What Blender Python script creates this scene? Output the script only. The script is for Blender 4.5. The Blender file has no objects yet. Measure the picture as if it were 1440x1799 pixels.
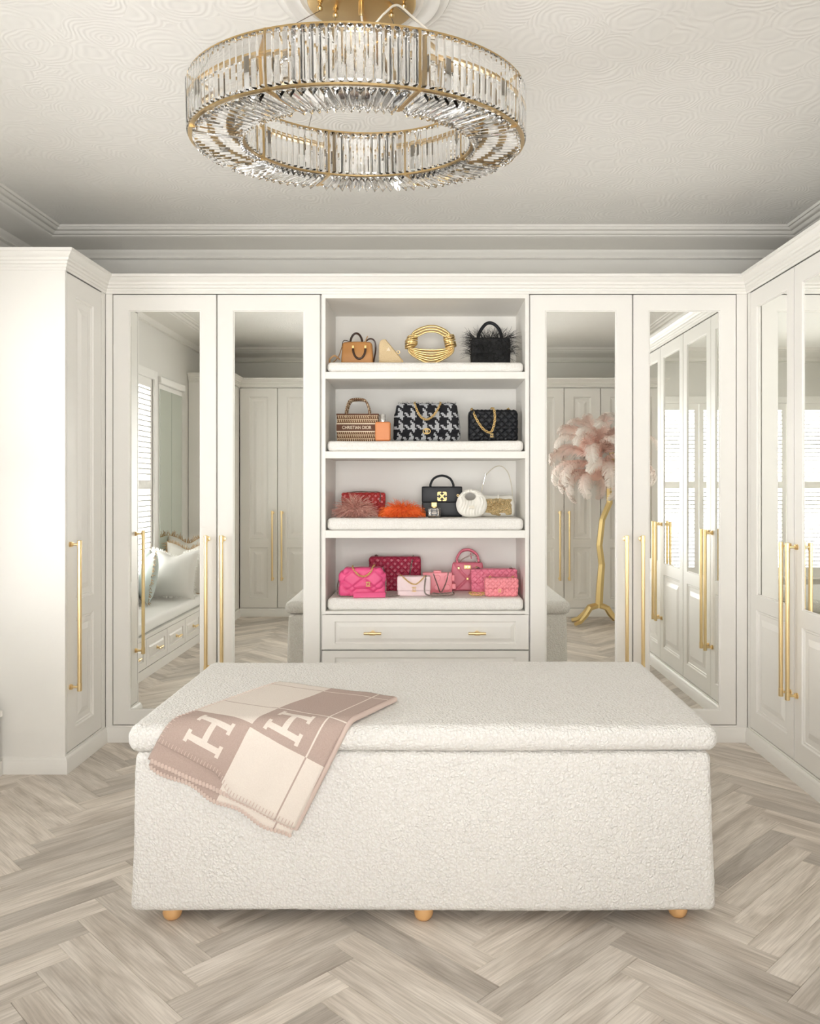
import bpy, bmesh, math, random
from mathutils import Vector, Matrix, noise

S = bpy.context.scene
COL = S.collection
PI = math.pi
rng = random.Random(11)

# ------------------------------------------------------------------ camera
FPX, VPX, VPY, CAMZ = 1448.0, 757.0, 853.0, 1.243
cam_d = bpy.data.cameras.new('camera')
cam = bpy.data.objects.new('camera', cam_d)
COL.objects.link(cam)
cam.location = (0, 0, CAMZ)
cam.rotation_euler = (PI / 2, 0, 0)
cam_d.sensor_fit = 'HORIZONTAL'
cam_d.sensor_width = 36.0
cam_d.lens = 36.0 * FPX / 1440.0
cam_d.shift_x = -(VPX - 720.0) / 1440.0
cam_d.shift_y = -(899.5 - VPY) / 1440.0
cam_d.clip_start = 0.02
S.camera = cam

# ------------------------------------------------------------------ world, daylight, exposure
world = bpy.data.worlds.new('world')
S.world = world
world.use_nodes = True
_bg = world.node_tree.nodes['Background']
_bg.inputs['Color'].default_value = (0.93, 0.96, 1.0, 1)
_bg.inputs['Strength'].default_value = 1.0


def window_light(name, loc, rot, sx, sy, power, col):
    l = bpy.data.lights.new(name, 'AREA')
    l.shape = 'RECTANGLE'
    l.size, l.size_y, l.energy, l.color = sx, sy, power, col
    o = bpy.data.objects.new(name, l)
    o.location, o.rotation_euler = loc, rot
    COL.objects.link(o)
    return o


window_light('daylight_bay_window', (-0.09, -0.60, 1.20), (PI / 2, 0, 0), 1.80, 1.80, 155, (1.0, 0.988, 0.97))
window_light('daylight_side_window', (-2.42, 2.225, 1.28), (0, -PI / 2, 0), 1.62, 1.50, 85, (1.0, 0.988, 0.97))
S.view_settings.view_transform = 'Standard'
S.view_settings.look = 'None'
S.view_settings.gamma = 1.0
S.view_settings.use_curve_mapping = False
S.view_settings.exposure = 0.50
cy = S.cycles
cy.max_bounces = 12
cy.diffuse_bounces = 6
cy.glossy_bounces = 8
cy.transmission_bounces = 12
cy.transparent_max_bounces = 16
cy.sample_clamp_indirect = 6.0
cy.blur_glossy = 0.5
cy.use_denoising = True
cy.use_adaptive_sampling = True
cy.adaptive_threshold = 0.07

# ------------------------------------------------------------------ materials
M = {}


def nodes_of(m):
    return m.node_tree.nodes, m.node_tree.links


def mat(name, col, rough=0.5, metal=0.0, **kw):
    m = bpy.data.materials.new(name)
    m.use_nodes = True
    b = m.node_tree.nodes['Principled BSDF']
    b.inputs['Base Color'].default_value = (col[0], col[1], col[2], 1)
    b.inputs['Roughness'].default_value = rough
    b.inputs['Metallic'].default_value = metal
    for k, v in kw.items():
        b.inputs[k.replace('_', ' ')].default_value = v
    M[name] = m
    return m


def nd(m, t, **kw):
    n = m.node_tree.nodes.new(t)
    for k, v in kw.items():
        if k.startswith('i_'):
            n.inputs[k[2:].replace('_', ' ')].default_value = v
        else:
            setattr(n, k, v)
    return n


def lk(m, a, b):
    m.node_tree.links.new(a, b)


def math_n(m, op, a, b=None, c=None):
    n = m.node_tree.nodes.new('ShaderNodeMath')
    n.operation = op
    for i, v in enumerate((a, b, c)):
        if v is None:
            continue
        if isinstance(v, (int, float)):
            n.inputs[i].default_value = v
        else:
            m.node_tree.links.new(v, n.inputs[i])
    return n.outputs[0]


def add_bump(m, height, strength=0.3, dist=0.01):
    b = nd(m, 'ShaderNodeBump')
    b.inputs['Strength'].default_value = strength
    b.inputs['Distance'].default_value = dist
    lk(m, height, b.inputs['Height'])
    lk(m, b.outputs[0], m.node_tree.nodes['Principled BSDF'].inputs['Normal'])


def mix_col(m, fac, c1, c2):
    n = m.node_tree.nodes.new('ShaderNodeMix')
    n.data_type = 'RGBA'
    for sock, v in ((n.inputs[6], c1), (n.inputs[7], c2)):
        if isinstance(v, tuple):
            sock.default_value = (v[0], v[1], v[2], 1)
        else:
            lk(m, v, sock)
    if isinstance(fac, (int, float)):
        n.inputs[0].default_value = fac
    else:
        lk(m, fac, n.inputs[0])
    return n.outputs[2]


def base_in(m):
    return m.node_tree.nodes['Principled BSDF'].inputs['Base Color']


def noise_n(m, vec, scale, detail=2.0, rough=0.5):
    n = nd(m, 'ShaderNodeTexNoise')
    n.inputs['Scale'].default_value = scale
    n.inputs['Detail'].default_value = detail
    n.inputs['Roughness'].default_value = rough
    if vec is not None:
        lk(m, vec, n.inputs['Vector'])
    return n.outputs['Fac']


def objco(m):
    return nd(m, 'ShaderNodeTexCoord').outputs['Object']


def uvco(m):
    return nd(m, 'ShaderNodeTexCoord').outputs['UV']


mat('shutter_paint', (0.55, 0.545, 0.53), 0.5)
mat('paint', (0.83, 0.812, 0.772), 0.42)
mat('wall_paint', (0.76, 0.75, 0.715), 0.8)
mat('trim_paint', (0.80, 0.785, 0.745), 0.6)
mat('white_paint', (0.86, 0.85, 0.82), 0.45)
mat('mirror', (0.93, 0.94, 0.915), 0.0, 1.0)
mat('green_mirror', (0.80, 0.87, 0.82), 0.03, 1.0)
mat('gold', (0.88, 0.69, 0.38), 0.30, 1.0)
mat('brass', (0.60, 0.43, 0.21), 0.30, 1.0)
mat('chain_gold', (0.80, 0.59, 0.27), 0.45, 1.0)
mat('chain_dark', (0.34, 0.30, 0.27), 0.25, 1.0)
mat('lamp_gold', (0.78, 0.60, 0.28), 0.32, 1.0)
mat('silver', (0.85, 0.85, 0.84), 0.15, 1.0)
mat('foot_wood', (0.72, 0.42, 0.18), 0.4)
mat('seat_fabric', (0.88, 0.875, 0.85), 0.9)
mat('pillow_white', (0.80, 0.79, 0.76), 0.95)
mat('pillow_teal', (0.56, 0.63, 0.61), 0.95)
mat('pillow_cream', (0.72, 0.70, 0.65), 0.95)
mat('fringe_brown', (0.45, 0.31, 0.17), 0.95)
mat('fringe_white', (0.82, 0.81, 0.77), 0.95)
mat('cable', (0.25, 0.22, 0.18), 0.4, 0.6)
mat('cord_clear', (0.80, 0.76, 0.68), 0.3)
mat('pane', (1, 1, 1), 0.0)

# clear window pane: mostly lets the light through, a little mirror gloss
_m = M['pane']
_n, _l = nodes_of(_m)
_tr = nd(_m, 'ShaderNodeBsdfTransparent')
_gl = nd(_m, 'ShaderNodeBsdfGlossy')
_gl.inputs['Roughness'].default_value = 0.0
_mx = nd(_m, 'ShaderNodeMixShader')
_mx.inputs[0].default_value = 0.06
lk(_m, _tr.outputs[0], _mx.inputs[1])
lk(_m, _gl.outputs[0], _mx.inputs[2])
lk(_m, _mx.outputs[0], _n['Material Output'].inputs['Surface'])

# crystal
_m = mat('crystal', (1, 1, 1), 0.0)
_b = _m.node_tree.nodes['Principled BSDF']
_b.inputs['Transmission Weight'].default_value = 1.0
_b.inputs['IOR'].default_value = 1.52

# ceiling: embossed paper of swirls
_m = mat('ceiling_paper', (0.86, 0.85, 0.82), 0.75)
_co = objco(_m)
_vor = nd(_m, 'ShaderNodeTexVoronoi')
_vor.inputs['Scale'].default_value = 6.5
_dn = nd(_m, 'ShaderNodeTexNoise')
_dn.inputs['Scale'].default_value = 5.0
_vm = nd(_m, 'ShaderNodeVectorMath', operation='MULTIPLY_ADD')
lk(_m, _co, _dn.inputs['Vector'])
lk(_m, _dn.outputs['Color'], _vm.inputs[0])
_vm.inputs[1].default_value = (0.12, 0.12, 0.0)
lk(_m, _co, _vm.inputs[2])
lk(_m, _vm.outputs[0], _vor.inputs['Vector'])
_rings = math_n(_m, 'SINE', math_n(_m, 'MULTIPLY', _vor.outputs['Distance'], 62.0))
_soft = math_n(_m, 'MULTIPLY', _rings, noise_n(_m, _co, 9.0, 2.0))
add_bump(_m, _soft, 0.22, 0.004)


def boucle(name, col, scale, strength, dist):
    m = mat(name, col, 0.95)
    co = objco(m)
    wn = nd(m, 'ShaderNodeTexNoise')
    wn.inputs['Scale'].default_value = scale * 0.55
    wn.inputs['Detail'].default_value = 2.0
    lk(m, co, wn.inputs['Vector'])
    vm = nd(m, 'ShaderNodeVectorMath', operation='MULTIPLY_ADD')
    lk(m, wn.outputs['Color'], vm.inputs[0])
    k = 1.6 / scale
    vm.inputs[1].default_value = (k, k, k)
    lk(m, co, vm.inputs[2])
    v = nd(m, 'ShaderNodeTexVoronoi')
    v.inputs['Scale'].default_value = scale
    lk(m, vm.outputs[0], v.inputs['Vector'])
    h = math_n(m, 'SUBTRACT', 1.0, v.outputs['Distance'])
    f = noise_n(m, co, scale * 2.4, 2.0)
    h2 = math_n(m, 'MULTIPLY_ADD', f, 0.5, h)
    add_bump(m, h2, strength, dist)
    ramp = nd(m, 'ShaderNodeValToRGB')
    lk(m, h, ramp.inputs[0])
    ramp.color_ramp.elements[0].position = 0.25
    ramp.color_ramp.elements[0].color = (col[0] * 0.92, col[1] * 0.91, col[2] * 0.895, 1)
    ramp.color_ramp.elements[1].position = 0.72
    ramp.color_ramp.elements[1].color = (col[0], col[1], col[2], 1)
    lk(m, ramp.outputs[0], base_in(m))
    return m


boucle('boucle', (0.935, 0.92, 0.89), 130.0, 0.75, 0.007)
boucle('pad_boucle', (0.90, 0.885, 0.855), 190.0, 0.45, 0.004)


def leather(name, col, rough=0.42, scale=260.0, b=0.12):
    m = mat(name, col, rough)
    add_bump(m, noise_n(m, objco(m), scale, 2.0), b, 0.002)
    return m


leather('tan_leather', (0.52, 0.245, 0.075), 0.45)
leather('tan_strap', (0.50, 0.30, 0.14), 0.5)
mat('tortoise', (0.045, 0.018, 0.010), 0.22)
leather('black_leather', (0.007, 0.008, 0.011), 0.38)
M['black_leather'].node_tree.nodes['Principled BSDF'].inputs['Specular IOR Level'].default_value = 0.3
mat('black_satin', (0.010, 0.010, 0.011), 0.7)
leather('red_leather', (0.50, 0.035, 0.035), 0.32)
leather('hot_pink', (0.80, 0.085, 0.25), 0.42)
leather('magenta', (0.40, 0.018, 0.062), 0.32)
leather('pale_pink', (0.83, 0.66, 0.68), 0.45)
leather('block_pink', (0.90, 0.28, 0.33), 0.3)
leather('handle_pink', (0.72, 0.18, 0.255), 0.42)
leather('flap_pink', (0.80, 0.21, 0.31), 0.4)
leather('coral_pink', (0.88, 0.29, 0.33), 0.42)
leather('white_leather', (0.84, 0.82, 0.76), 0.4)
leather('cream_strap', (0.74, 0.69, 0.58), 0.45)
leather('orange_bottle', (0.68, 0.245, 0.085), 0.4, 600.0, 0.25)
mat('noodle_gold', (0.83, 0.63, 0.30), 0.28, 0.9)
mat('label_black', (0.01, 0.01, 0.01), 0.3)
mat('cream_print', (0.80, 0.69, 0.54), 0.7)
mat('brown_band', (0.13, 0.055, 0.03), 0.8)
mat('amber_liquid', (0.85, 0.62, 0.35), 0.05, 0.0, Transmission_Weight=0.8)


def feather_mat(name, c1, c2):
    m = mat(name, c1, 0.7)
    ge = nd(m, 'ShaderNodeNewGeometry')
    lk(m, mix_col(m, ge.outputs['Random Per Island'], c1, c2), base_in(m))


feather_mat('feather_black', (0.006, 0.006, 0.006), (0.022, 0.022, 0.022))
feather_mat('feather_dusty', (0.50, 0.22, 0.17), (0.86, 0.56, 0.48))
feather_mat('feather_orange', (0.80, 0.10, 0.012), (0.98, 0.27, 0.05))

# crumpled gold foil
_m = mat('gold_foil', (0.74, 0.58, 0.33), 0.16, 1.0)
add_bump(_m, noise_n(_m, objco(_m), 55.0, 4.0, 0.6), 1.0, 0.02)

# straw weave
_m = mat('straw', (0.70, 0.53, 0.30), 0.8)
_f = noise_n(_m, objco(_m), 420.0, 2.0)
lk(_m, mix_col(_m, _f, (0.58, 0.40, 0.20), (0.82, 0.68, 0.44)), base_in(_m))
add_bump(_m, _f, 0.7, 0.003)

# houndstooth from thread maths
_m = mat('houndstooth', (0.5, 0.5, 0.5), 0.95)
_sep = nd(_m, 'ShaderNodeSeparateXYZ')
_nz = nd(_m, 'ShaderNodeTexNoise')
_nz.inputs['Scale'].default_value = 160.0
lk(_m, uvco(_m), _nz.inputs['Vector'])
_vm = nd(_m, 'ShaderNodeVectorMath', operation='MULTIPLY_ADD')
lk(_m, _nz.outputs['Color'], _vm.inputs[0])
_vm.inputs[1].default_value = (0.006, 0.006, 0.0)
lk(_m, uvco(_m), _vm.inputs[2])
lk(_m, _vm.outputs[0], _sep.inputs[0])
_T = 132.0
_x = math_n(_m, 'FLOOR', math_n(_m, 'MULTIPLY', _sep.outputs[0], _T))
_y = math_n(_m, 'FLOOR', math_n(_m, 'MULTIPLY', _sep.outputs[1], _T))
_wx = math_n(_m, 'LESS_THAN', math_n(_m, 'FLOORED_MODULO', _x, 8.0), 2.5)
_wy = math_n(_m, 'LESS_THAN', math_n(_m, 'FLOORED_MODULO', _y, 8.0), 2.5)
_tw = math_n(_m, 'LESS_THAN', math_n(_m, 'FLOORED_MODULO', math_n(_m, 'ADD', _x, _y), 4.0), 2.0)
_sel = math_n(_m, 'ADD', math_n(_m, 'MULTIPLY', _tw, _wx), math_n(_m, 'MULTIPLY', math_n(_m, 'SUBTRACT', 1.0, _tw), _wy))
_fuzz = noise_n(_m, objco(_m), 700.0, 2.0)
_lt = mix_col(_m, _fuzz, (0.30, 0.31, 0.33), (0.72, 0.73, 0.75))
lk(_m, mix_col(_m, _sel, (0.012, 0.012, 0.016), _lt), base_in(_m))
add_bump(_m, _fuzz, 0.9, 0.004)

# woven tapestry of brown and cream slanted dashes
_m = mat('tapestry', (0.3, 0.2, 0.1), 0.9)
_sep = nd(_m, 'ShaderNodeSeparateXYZ')
lk(_m, uvco(_m), _sep.inputs[0])
_u = math_n(_m, 'MULTIPLY', _sep.outputs[0], 95.0)
_v = math_n(_m, 'MULTIPLY', _sep.outputs[1], 52.0)
_fu = math_n(_m, 'FRACT', math_n(_m, 'MULTIPLY_ADD', _v, 0.45, _u))
_fv = math_n(_m, 'FRACT', _v)
_a = math_n(_m, 'LESS_THAN', math_n(_m, 'ABSOLUTE', math_n(_m, 'SUBTRACT', _fu, 0.35)), 0.17)
_b2 = math_n(_m, 'LESS_THAN', math_n(_m, 'ABSOLUTE', math_n(_m, 'SUBTRACT', _fv, 0.5)), 0.40)
_c = math_n(_m, 'LESS_THAN', math_n(_m, 'ABSOLUTE', math_n(_m, 'SUBTRACT', _fv, 0.78)), 0.10)
_d = math_n(_m, 'MAXIMUM', math_n(_m, 'MULTIPLY', _a, _b2), math_n(_m, 'MULTIPLY', _c, math_n(_m, 'GREATER_THAN', _fu, 0.3)))
lk(_m, mix_col(_m, _d, (0.14, 0.062, 0.028), (0.66, 0.52, 0.35)), base_in(_m))

# oak planks, grain runs along the u axis of each plank
_m = mat('oak', (0.5, 0.45, 0.4), 0.48)
_oi = nd(_m, 'ShaderNodeObjectInfo')
_ge = nd(_m, 'ShaderNodeNewGeometry')
_rnd = math_n(_m, 'FRACT', math_n(_m, 'ADD', math_n(_m, 'MULTIPLY', _oi.outputs['Random'], 3.7), _ge.outputs['Random Per Island']))
_sep = nd(_m, 'ShaderNodeSeparateXYZ')
lk(_m, uvco(_m), _sep.inputs[0])
_cmb = nd(_m, 'ShaderNodeCombineXYZ')
lk(_m, math_n(_m, 'MULTIPLY', _sep.outputs[0], 2.2), _cmb.inputs[0])
lk(_m, math_n(_m, 'MULTIPLY', _sep.outputs[1], 13.0), _cmb.inputs[1])
lk(_m, math_n(_m, 'MULTIPLY', _rnd, 57.0), _cmb.inputs[2])
_g1 = nd(_m, 'ShaderNodeTexNoise')
_g1.inputs['Scale'].default_value = 1.0
_g1.inputs['Detail'].default_value = 3.0
_g1.inputs['Distortion'].default_value = 1.3
lk(_m, _cmb.outputs[0], _g1.inputs['Vector'])
_cmb2 = nd(_m, 'ShaderNodeCombineXYZ')
lk(_m, math_n(_m, 'MULTIPLY', _sep.outputs[0], 9.0), _cmb2.inputs[0])
lk(_m, math_n(_m, 'MULTIPLY', _sep.outputs[1], 210.0), _cmb2.inputs[1])
lk(_m, math_n(_m, 'MULTIPLY', _rnd, 31.0), _cmb2.inputs[2])
_g2 = nd(_m, 'ShaderNodeTexNoise')
_g2.inputs['Scale'].default_value = 1.0
_g2.inputs['Detail'].default_value = 4.0
lk(_m, _cmb2.outputs[0], _g2.inputs['Vector'])
_r1 = nd(_m, 'ShaderNodeValToRGB')
lk(_m, _g1.outputs['Fac'], _r1.inputs[0])
_e = _r1.color_ramp.elements
_e[0].position, _e[0].color = 0.24, (0.43, 0.375, 0.32, 1)
_e[1].position, _e[1].color = 0.74, (0.74, 0.685, 0.625, 1)
_mid = _r1.color_ramp.elements.new(0.5)
_mid.color = (0.60, 0.545, 0.485, 1)
_r2 = nd(_m, 'ShaderNodeValToRGB')
lk(_m, _g2.outputs['Fac'], _r2.inputs[0])
_r2.color_ramp.elements[0].position = 0.32
_r2.color_ramp.elements[0].color = (0.76, 0.745, 0.73, 1)
_r2.color_ramp.elements[1].position = 0.62
_r2.color_ramp.elements[1].color = (1, 1, 1, 1)
_mul = nd(_m, 'ShaderNodeMix', data_type='RGBA', blend_type='MULTIPLY')
_mul.inputs[0].default_value = 1.0
lk(_m, _r1.outputs[0], _mul.inputs[6])
lk(_m, _r2.outputs[0], _mul.inputs[7])
_tone = math_n(_m, 'MULTIPLY_ADD', _rnd, 0.46, 0.86)
_mul2 = nd(_m, 'ShaderNodeVectorMath', operation='SCALE')
lk(_m, _mul.outputs[2], _mul2.inputs[0])
lk(_m, _tone, _mul2.inputs['Scale'])
lk(_m, _mul2.outputs[0], base_in(_m))
add_bump(_m, _g2.outputs['Fac'], 0.12, 0.003)


# pink plumes paler to the tip (u runs root to tip)
_m = mat('plume', (0.86, 0.62, 0.54), 0.9)
_sep = nd(_m, 'ShaderNodeSeparateXYZ')
lk(_m, uvco(_m), _sep.inputs[0])
lk(_m, mix_col(_m, _sep.outputs[0], (0.96, 0.64, 0.55), (0.98, 0.92, 0.87)), base_in(_m))

# throw blanket: tan and cream checks, thin lines and two slab letters, in metres on the cloth
_m = mat('throw', (0.7, 0.6, 0.5), 0.95)
_sep = nd(_m, 'ShaderNodeSeparateXYZ')
lk(_m, uvco(_m), _sep.inputs[0])
_U, _V = _sep.outputs[0], _sep.outputs[1]


def rect_mask(m, cu, cv, hu, hv):
    a = math_n(m, 'LESS_THAN', math_n(m, 'ABSOLUTE', math_n(m, 'SUBTRACT', _U, cu)), hu)
    b = math_n(m, 'LESS_THAN', math_n(m, 'ABSOLUTE', math_n(m, 'SUBTRACT', _V, cv)), hv)
    return math_n(m, 'MULTIPLY', a, b)


_tan = math_n(_m, 'MAXIMUM', rect_mask(_m, 0.0, 0.80, 0.21, 0.40), rect_mask(_m, 0.61, 0.0, 0.40, 0.41))
_line = math_n(_m, 'MAXIMUM', rect_mask(_m, 0.3, 0.278, 1.0, 0.0022), rect_mask(_m, 0.388, 0.3, 0.0024, 1.0))
_line = math_n(_m, 'MAXIMUM', _line, rect_mask(_m, 0.3, 0.045, 1.0, 0.0022))
_fac = math_n(_m, 'ABSOLUTE', math_n(_m, 'SUBTRACT', _tan, _line))
for (hu, hv) in ((0.115, 0.473), (0.298, 0.345)):
    for (du, dv, su, sv) in ((0, -0.033, 0.050, 0.0085), (0, 0.033, 0.050, 0.0085), (0, 0, 0.0085, 0.036),
                             (-0.050, -0.033, 0.0055, 0.017), (0.050, -0.033, 0.0055, 0.017),
                             (-0.050, 0.033, 0.0055, 0.017), (0.050, 0.033, 0.0055, 0.017)):
        _fac = math_n(_m, 'MULTIPLY', _fac, math_n(_m, 'SUBTRACT', 1.0, rect_mask(_m, hu + du, hv + dv, su, sv)))
_wool = noise_n(_m, objco(_m), 300.0, 3.0)
_cA = mix_col(_m, _wool, (0.74, 0.66, 0.59), (0.84, 0.77, 0.70))
_cB = mix_col(_m, _wool, (0.42, 0.32, 0.275), (0.54, 0.42, 0.37))
lk(_m, mix_col(_m, _fac, _cA, _cB), base_in(_m))
add_bump(_m, _wool, 0.35, 0.003)
mat('throw_edge', (0.66, 0.53, 0.47), 0.95)


# ------------------------------------------------------------------ mesh helpers
class MB:
    """collects shapes and links them as one mesh object"""

    def __init__(self):
        self.v, self.f, self.uv = [], [], {}

    def add(self, verts, faces):
        k = len(self.v)
        self.v.extend(Vector(p) for p in verts)
        self.f.extend(tuple(i + k for i in f) for f in faces)
        return self

    def box(self, x0, x1, y0, y1, z0, z1):
        v = [(x0, y0, z0), (x1, y0, z0), (x1, y1, z0), (x0, y1, z0), (x0, y0, z1), (x1, y0, z1), (x1, y1, z1), (x0, y1, z1)]
        return self.add(v, [(0, 3, 2, 1), (4, 5, 6, 7), (0, 1, 5, 4), (1, 2, 6, 5), (2, 3, 7, 6), (3, 0, 4, 7)])

    def bbox(self, x0, x1, y0, y1, z0, z1, b=0.002):
        hx, hy, hz = (x1 - x0) / 2, (y1 - y0) / 2, (z1 - z0) / 2
        b = min(b, hx * 0.9, hy * 0.9, hz * 0.9)
        c = Vector(((x0 + x1) / 2, (y0 + y1) / 2, (z0 + z1) / 2))
        return self.rbox(hx, hy, hz, b, (1, 1, 1), 1, off=c)

    def rbox(self, hx, hy, hz, r, n=(6, 3, 5), seg=3, disp=None, off=(0, 0, 0), rot=None):
        def coords(h, k):
            t = [r * math.tan(PI / 4 * i / seg) for i in range(1, seg + 1)]
            inner = [-(h - r) + 2 * (h - r) * i / k for i in range(k + 1)]
            return [-(h - r) - a for a in reversed(t)] + inner + [(h - r) + a for a in t]
        ax = (coords(hx, n[0]), coords(hy, n[1]), coords(hz, n[2]))
        half = (hx, hy, hz)
        idx, verts, faces = {}, [], []
        off = Vector(off)

        def vid(i, j, k):
            key = (i, j, k)
            if key not in idx:
                p = Vector((ax[0][i], ax[1][j], ax[2][k]))
                q = Vector([max(-(half[a] - r), min(half[a] - r, p[a])) for a in range(3)])
                d = p - q
                nn = d.normalized() if d.length > 1e-9 else Vector((0, 0, 1))
                pos = q + nn * r
                if disp:
                    pos = disp(pos, nn)
                if rot:
                    pos = rot @ pos
                idx[key] = len(verts)
                verts.append(pos + off)
            return idx[key]
        L = (len(ax[0]) - 1, len(ax[1]) - 1, len(ax[2]) - 1)
        for i in range(L[0]):
            for k in range(L[2]):
                faces.append((vid(i, 0, k), vid(i + 1, 0, k), vid(i + 1, 0, k + 1), vid(i, 0, k + 1)))
                faces.append((vid(i, L[1], k), vid(i, L[1], k + 1), vid(i + 1, L[1], k + 1), vid(i + 1, L[1], k)))
        for j in range(L[1]):
            for k in range(L[2]):
                faces.append((vid(0, j, k), vid(0, j, k + 1), vid(0, j + 1, k + 1), vid(0, j + 1, k)))
                faces.append((vid(L[0], j, k), vid(L[0], j + 1, k), vid(L[0], j + 1, k + 1), vid(L[0], j, k + 1)))
        for i in range(L[0]):
            for j in range(L[1]):
                faces.append((vid(i, j, 0), vid(i, j + 1, 0), vid(i + 1, j + 1, 0), vid(i + 1, j, 0)))
                faces.append((vid(i, j, L[2]), vid(i + 1, j, L[2]), vid(i + 1, j + 1, L[2]), vid(i, j + 1, L[2])))
        return self.add(verts, faces)

    def tube(self, pts, rad, n=8, closed=False, flat=None):
        pts = [Vector(p) for p in pts]
        N = len(pts)
        rads = rad if isinstance(rad, (list, tuple)) else [rad] * N
        tang = []
        for i in range(N):
            a = pts[(i - 1) % N] if (closed or i > 0) else pts[i]
            b = pts[(i + 1) % N] if (closed or i < N - 1) else pts[i]
            t = (b - a)
            tang.append(t.normalized() if t.length > 1e-9 else Vector((0, 0, 1)))
        up = Vector((0, 0, 1)) if abs(tang[0].z) < 0.9 else Vector((0, 1, 0))
        nrm = (up - tang[0] * up.dot(tang[0])).normalized()
        verts, faces = [], []
        for i in range(N):
            nrm = nrm - tang[i] * nrm.dot(tang[i])
            nrm = nrm.normalized() if nrm.length > 1e-9 else Vector((1, 0, 0))
            bn = tang[i].cross(nrm)
            for k in range(n):
                a = 2 * PI * k / n
                fa = flat if flat else 1.0
                verts.append(pts[i] + (nrm * math.cos(a) + bn * math.sin(a) * fa) * rads[i])
        for i in range(N if closed else N - 1):
            j = (i + 1) % N
            for k in range(n):
                faces.append((i * n + k, i * n + (k + 1) % n, j * n + (k + 1) % n, j * n + k))
        if not closed:
            faces.append(tuple(range(n - 1, -1, -1)))
            faces.append(tuple((N - 1) * n + k for k in range(n)))
        return self.add(verts, faces)

    def lathe(self, prof, n=32, c=(0, 0, 0), rot=None):
        c = Vector(c)
        verts, faces = [], []
        for (r, z) in prof:
            for k in range(n):
                a = 2 * PI * k / n
                p = Vector((r * math.cos(a), r * math.sin(a), z))
                if rot:
                    p = rot @ p
                verts.append(c + p)
        for i in range(len(prof) - 1):
            for k in range(n):
                faces.append((i * n + k, i * n + (k + 1) % n, (i + 1) * n + (k + 1) % n, (i + 1) * n + k))
        faces.append(tuple(range(n - 1, -1, -1)))
        faces.append(tuple((len(prof) - 1) * n + k for k in range(n)))
        return self.add(verts, faces)

    def rings(self, x0, x1, z0, z1, yf, steps):
        """nested rectangles in the xz plane facing -y; steps = (inset, depth behind yf)"""
        verts, faces = [], []
        for (i, d) in steps:
            verts += [(x0 + i, yf + d, z0 + i), (x1 - i, yf + d, z0 + i), (x1 - i, yf + d, z1 - i), (x0 + i, yf + d, z1 - i)]
        for s in range(len(steps) - 1):
            for k in range(4):
                a, b = s * 4 + k, s * 4 + (k + 1) % 4
                faces.append((a, b, b + 4, a + 4))
        e = (len(steps) - 1) * 4
        faces.append((e, e + 1, e + 2, e + 3))
        return self.add(verts, faces)

    def ribbon(self, pts, w, side, taper=0.15):
        N = len(pts)
        verts, faces = [], []
        for i, p in enumerate(pts):
            k = w * (1 - (1 - taper) * i / (N - 1)) * 0.5
            verts += [Vector(p) - side * k, Vector(p) + side * k]
        for i in range(N - 1):
            faces.append((2 * i, 2 * i + 1, 2 * i + 3, 2 * i + 2))
        return self.add(verts, faces)

    def prism(self, poly, y0, y1):
        """polygon in xz extruded in y"""
        n = len(poly)
        v = [(x, y0, z) for x, z in poly] + [(x, y1, z) for x, z in poly]
        f = [tuple(range(n)), tuple(range(2 * n - 1, n - 1, -1))]
        f += [(k, k + n, (k + 1) % n + n, (k + 1) % n) for k in range(n)]
        return self.add(v, f)

    def sweep(self, path, prof, side=1.0, closed=False):
        """profile (offset, z) along a plan path with mitred corners"""
        P = [Vector((p[0], p[1])) for p in path]
        N = len(P)

        def nrm(a, b):
            d = (b - a).normalized()
            return Vector((-d.y, d.x)) * side
        mit = []
        for i in range(N):
            n1 = nrm(P[i - 1], P[i]) if (closed or i > 0) else None
            n2 = nrm(P[i], P[(i + 1) % N]) if (closed or i < N - 1) else None
            if n1 is None:
                m = n2
            elif n2 is None:
                m = n1
            else:
                m = (n1 + n2).normalized()
                m = m / max(0.2, m.dot(n1))
            mit.append(m)
        verts, faces = [], []
        k = len(prof)
        for i in range(N):
            for (d, z) in prof:
                q = P[i] + mit[i] * d
                verts.append((q.x, q.y, z))
        for i in range(N if closed else N - 1):
            j = (i + 1) % N
            for a in range(k):
                b = (a + 1) % k
                faces.append((i * k + a, j * k + a, j * k + b, i * k + b))
        if not closed:
            faces.append(tuple(range(k - 1, -1, -1)))
            faces.append(tuple((N - 1) * k + a for a in range(k)))
        return self.add(verts, faces)

    def mesh(self, name, material=None, smooth=None, uvfn=None, fixn=True):
        me = bpy.data.meshes.new(name)
        me.from_pydata([tuple(p) for p in self.v], [], self.f)
        if fixn:
            bm = bmesh.new()
            bm.from_mesh(me)
            bmesh.ops.recalc_face_normals(bm, faces=bm.faces)
            bm.to_mesh(me)
            bm.free()
        if material:
            me.materials.append(M[material])
        if smooth:
            me.polygons.foreach_set('use_smooth', [True] * len(me.polygons))
            if smooth < 179:
                me.set_sharp_from_angle(angle=math.radians(smooth))
        if uvfn:
            uv = me.uv_layers.new(name='UVMap')
            for lp in me.loops:
                uv.data[lp.index].uv = uvfn(me.vertices[lp.vertex_index].co)
        return me

    def build(self, name, material, parent=None, smooth=None, uvfn=None, fixn=True, loc=None):
        return link(name, self.mesh(name, material, smooth, uvfn, fixn), parent, loc)


def link(name, me, parent=None, loc=None, rotz=0.0):
    o = bpy.data.objects.new(name, me)
    COL.objects.link(o)
    if parent:
        o.parent = parent
    if loc:
        o.location = loc
    if rotz:
        o.rotation_euler = (0, 0, rotz)
    return o


def tag(o, label, cat, group=None):
    o['label'] = label
    o['category'] = cat
    if group:
        o['group'] = group
    return o


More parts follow.
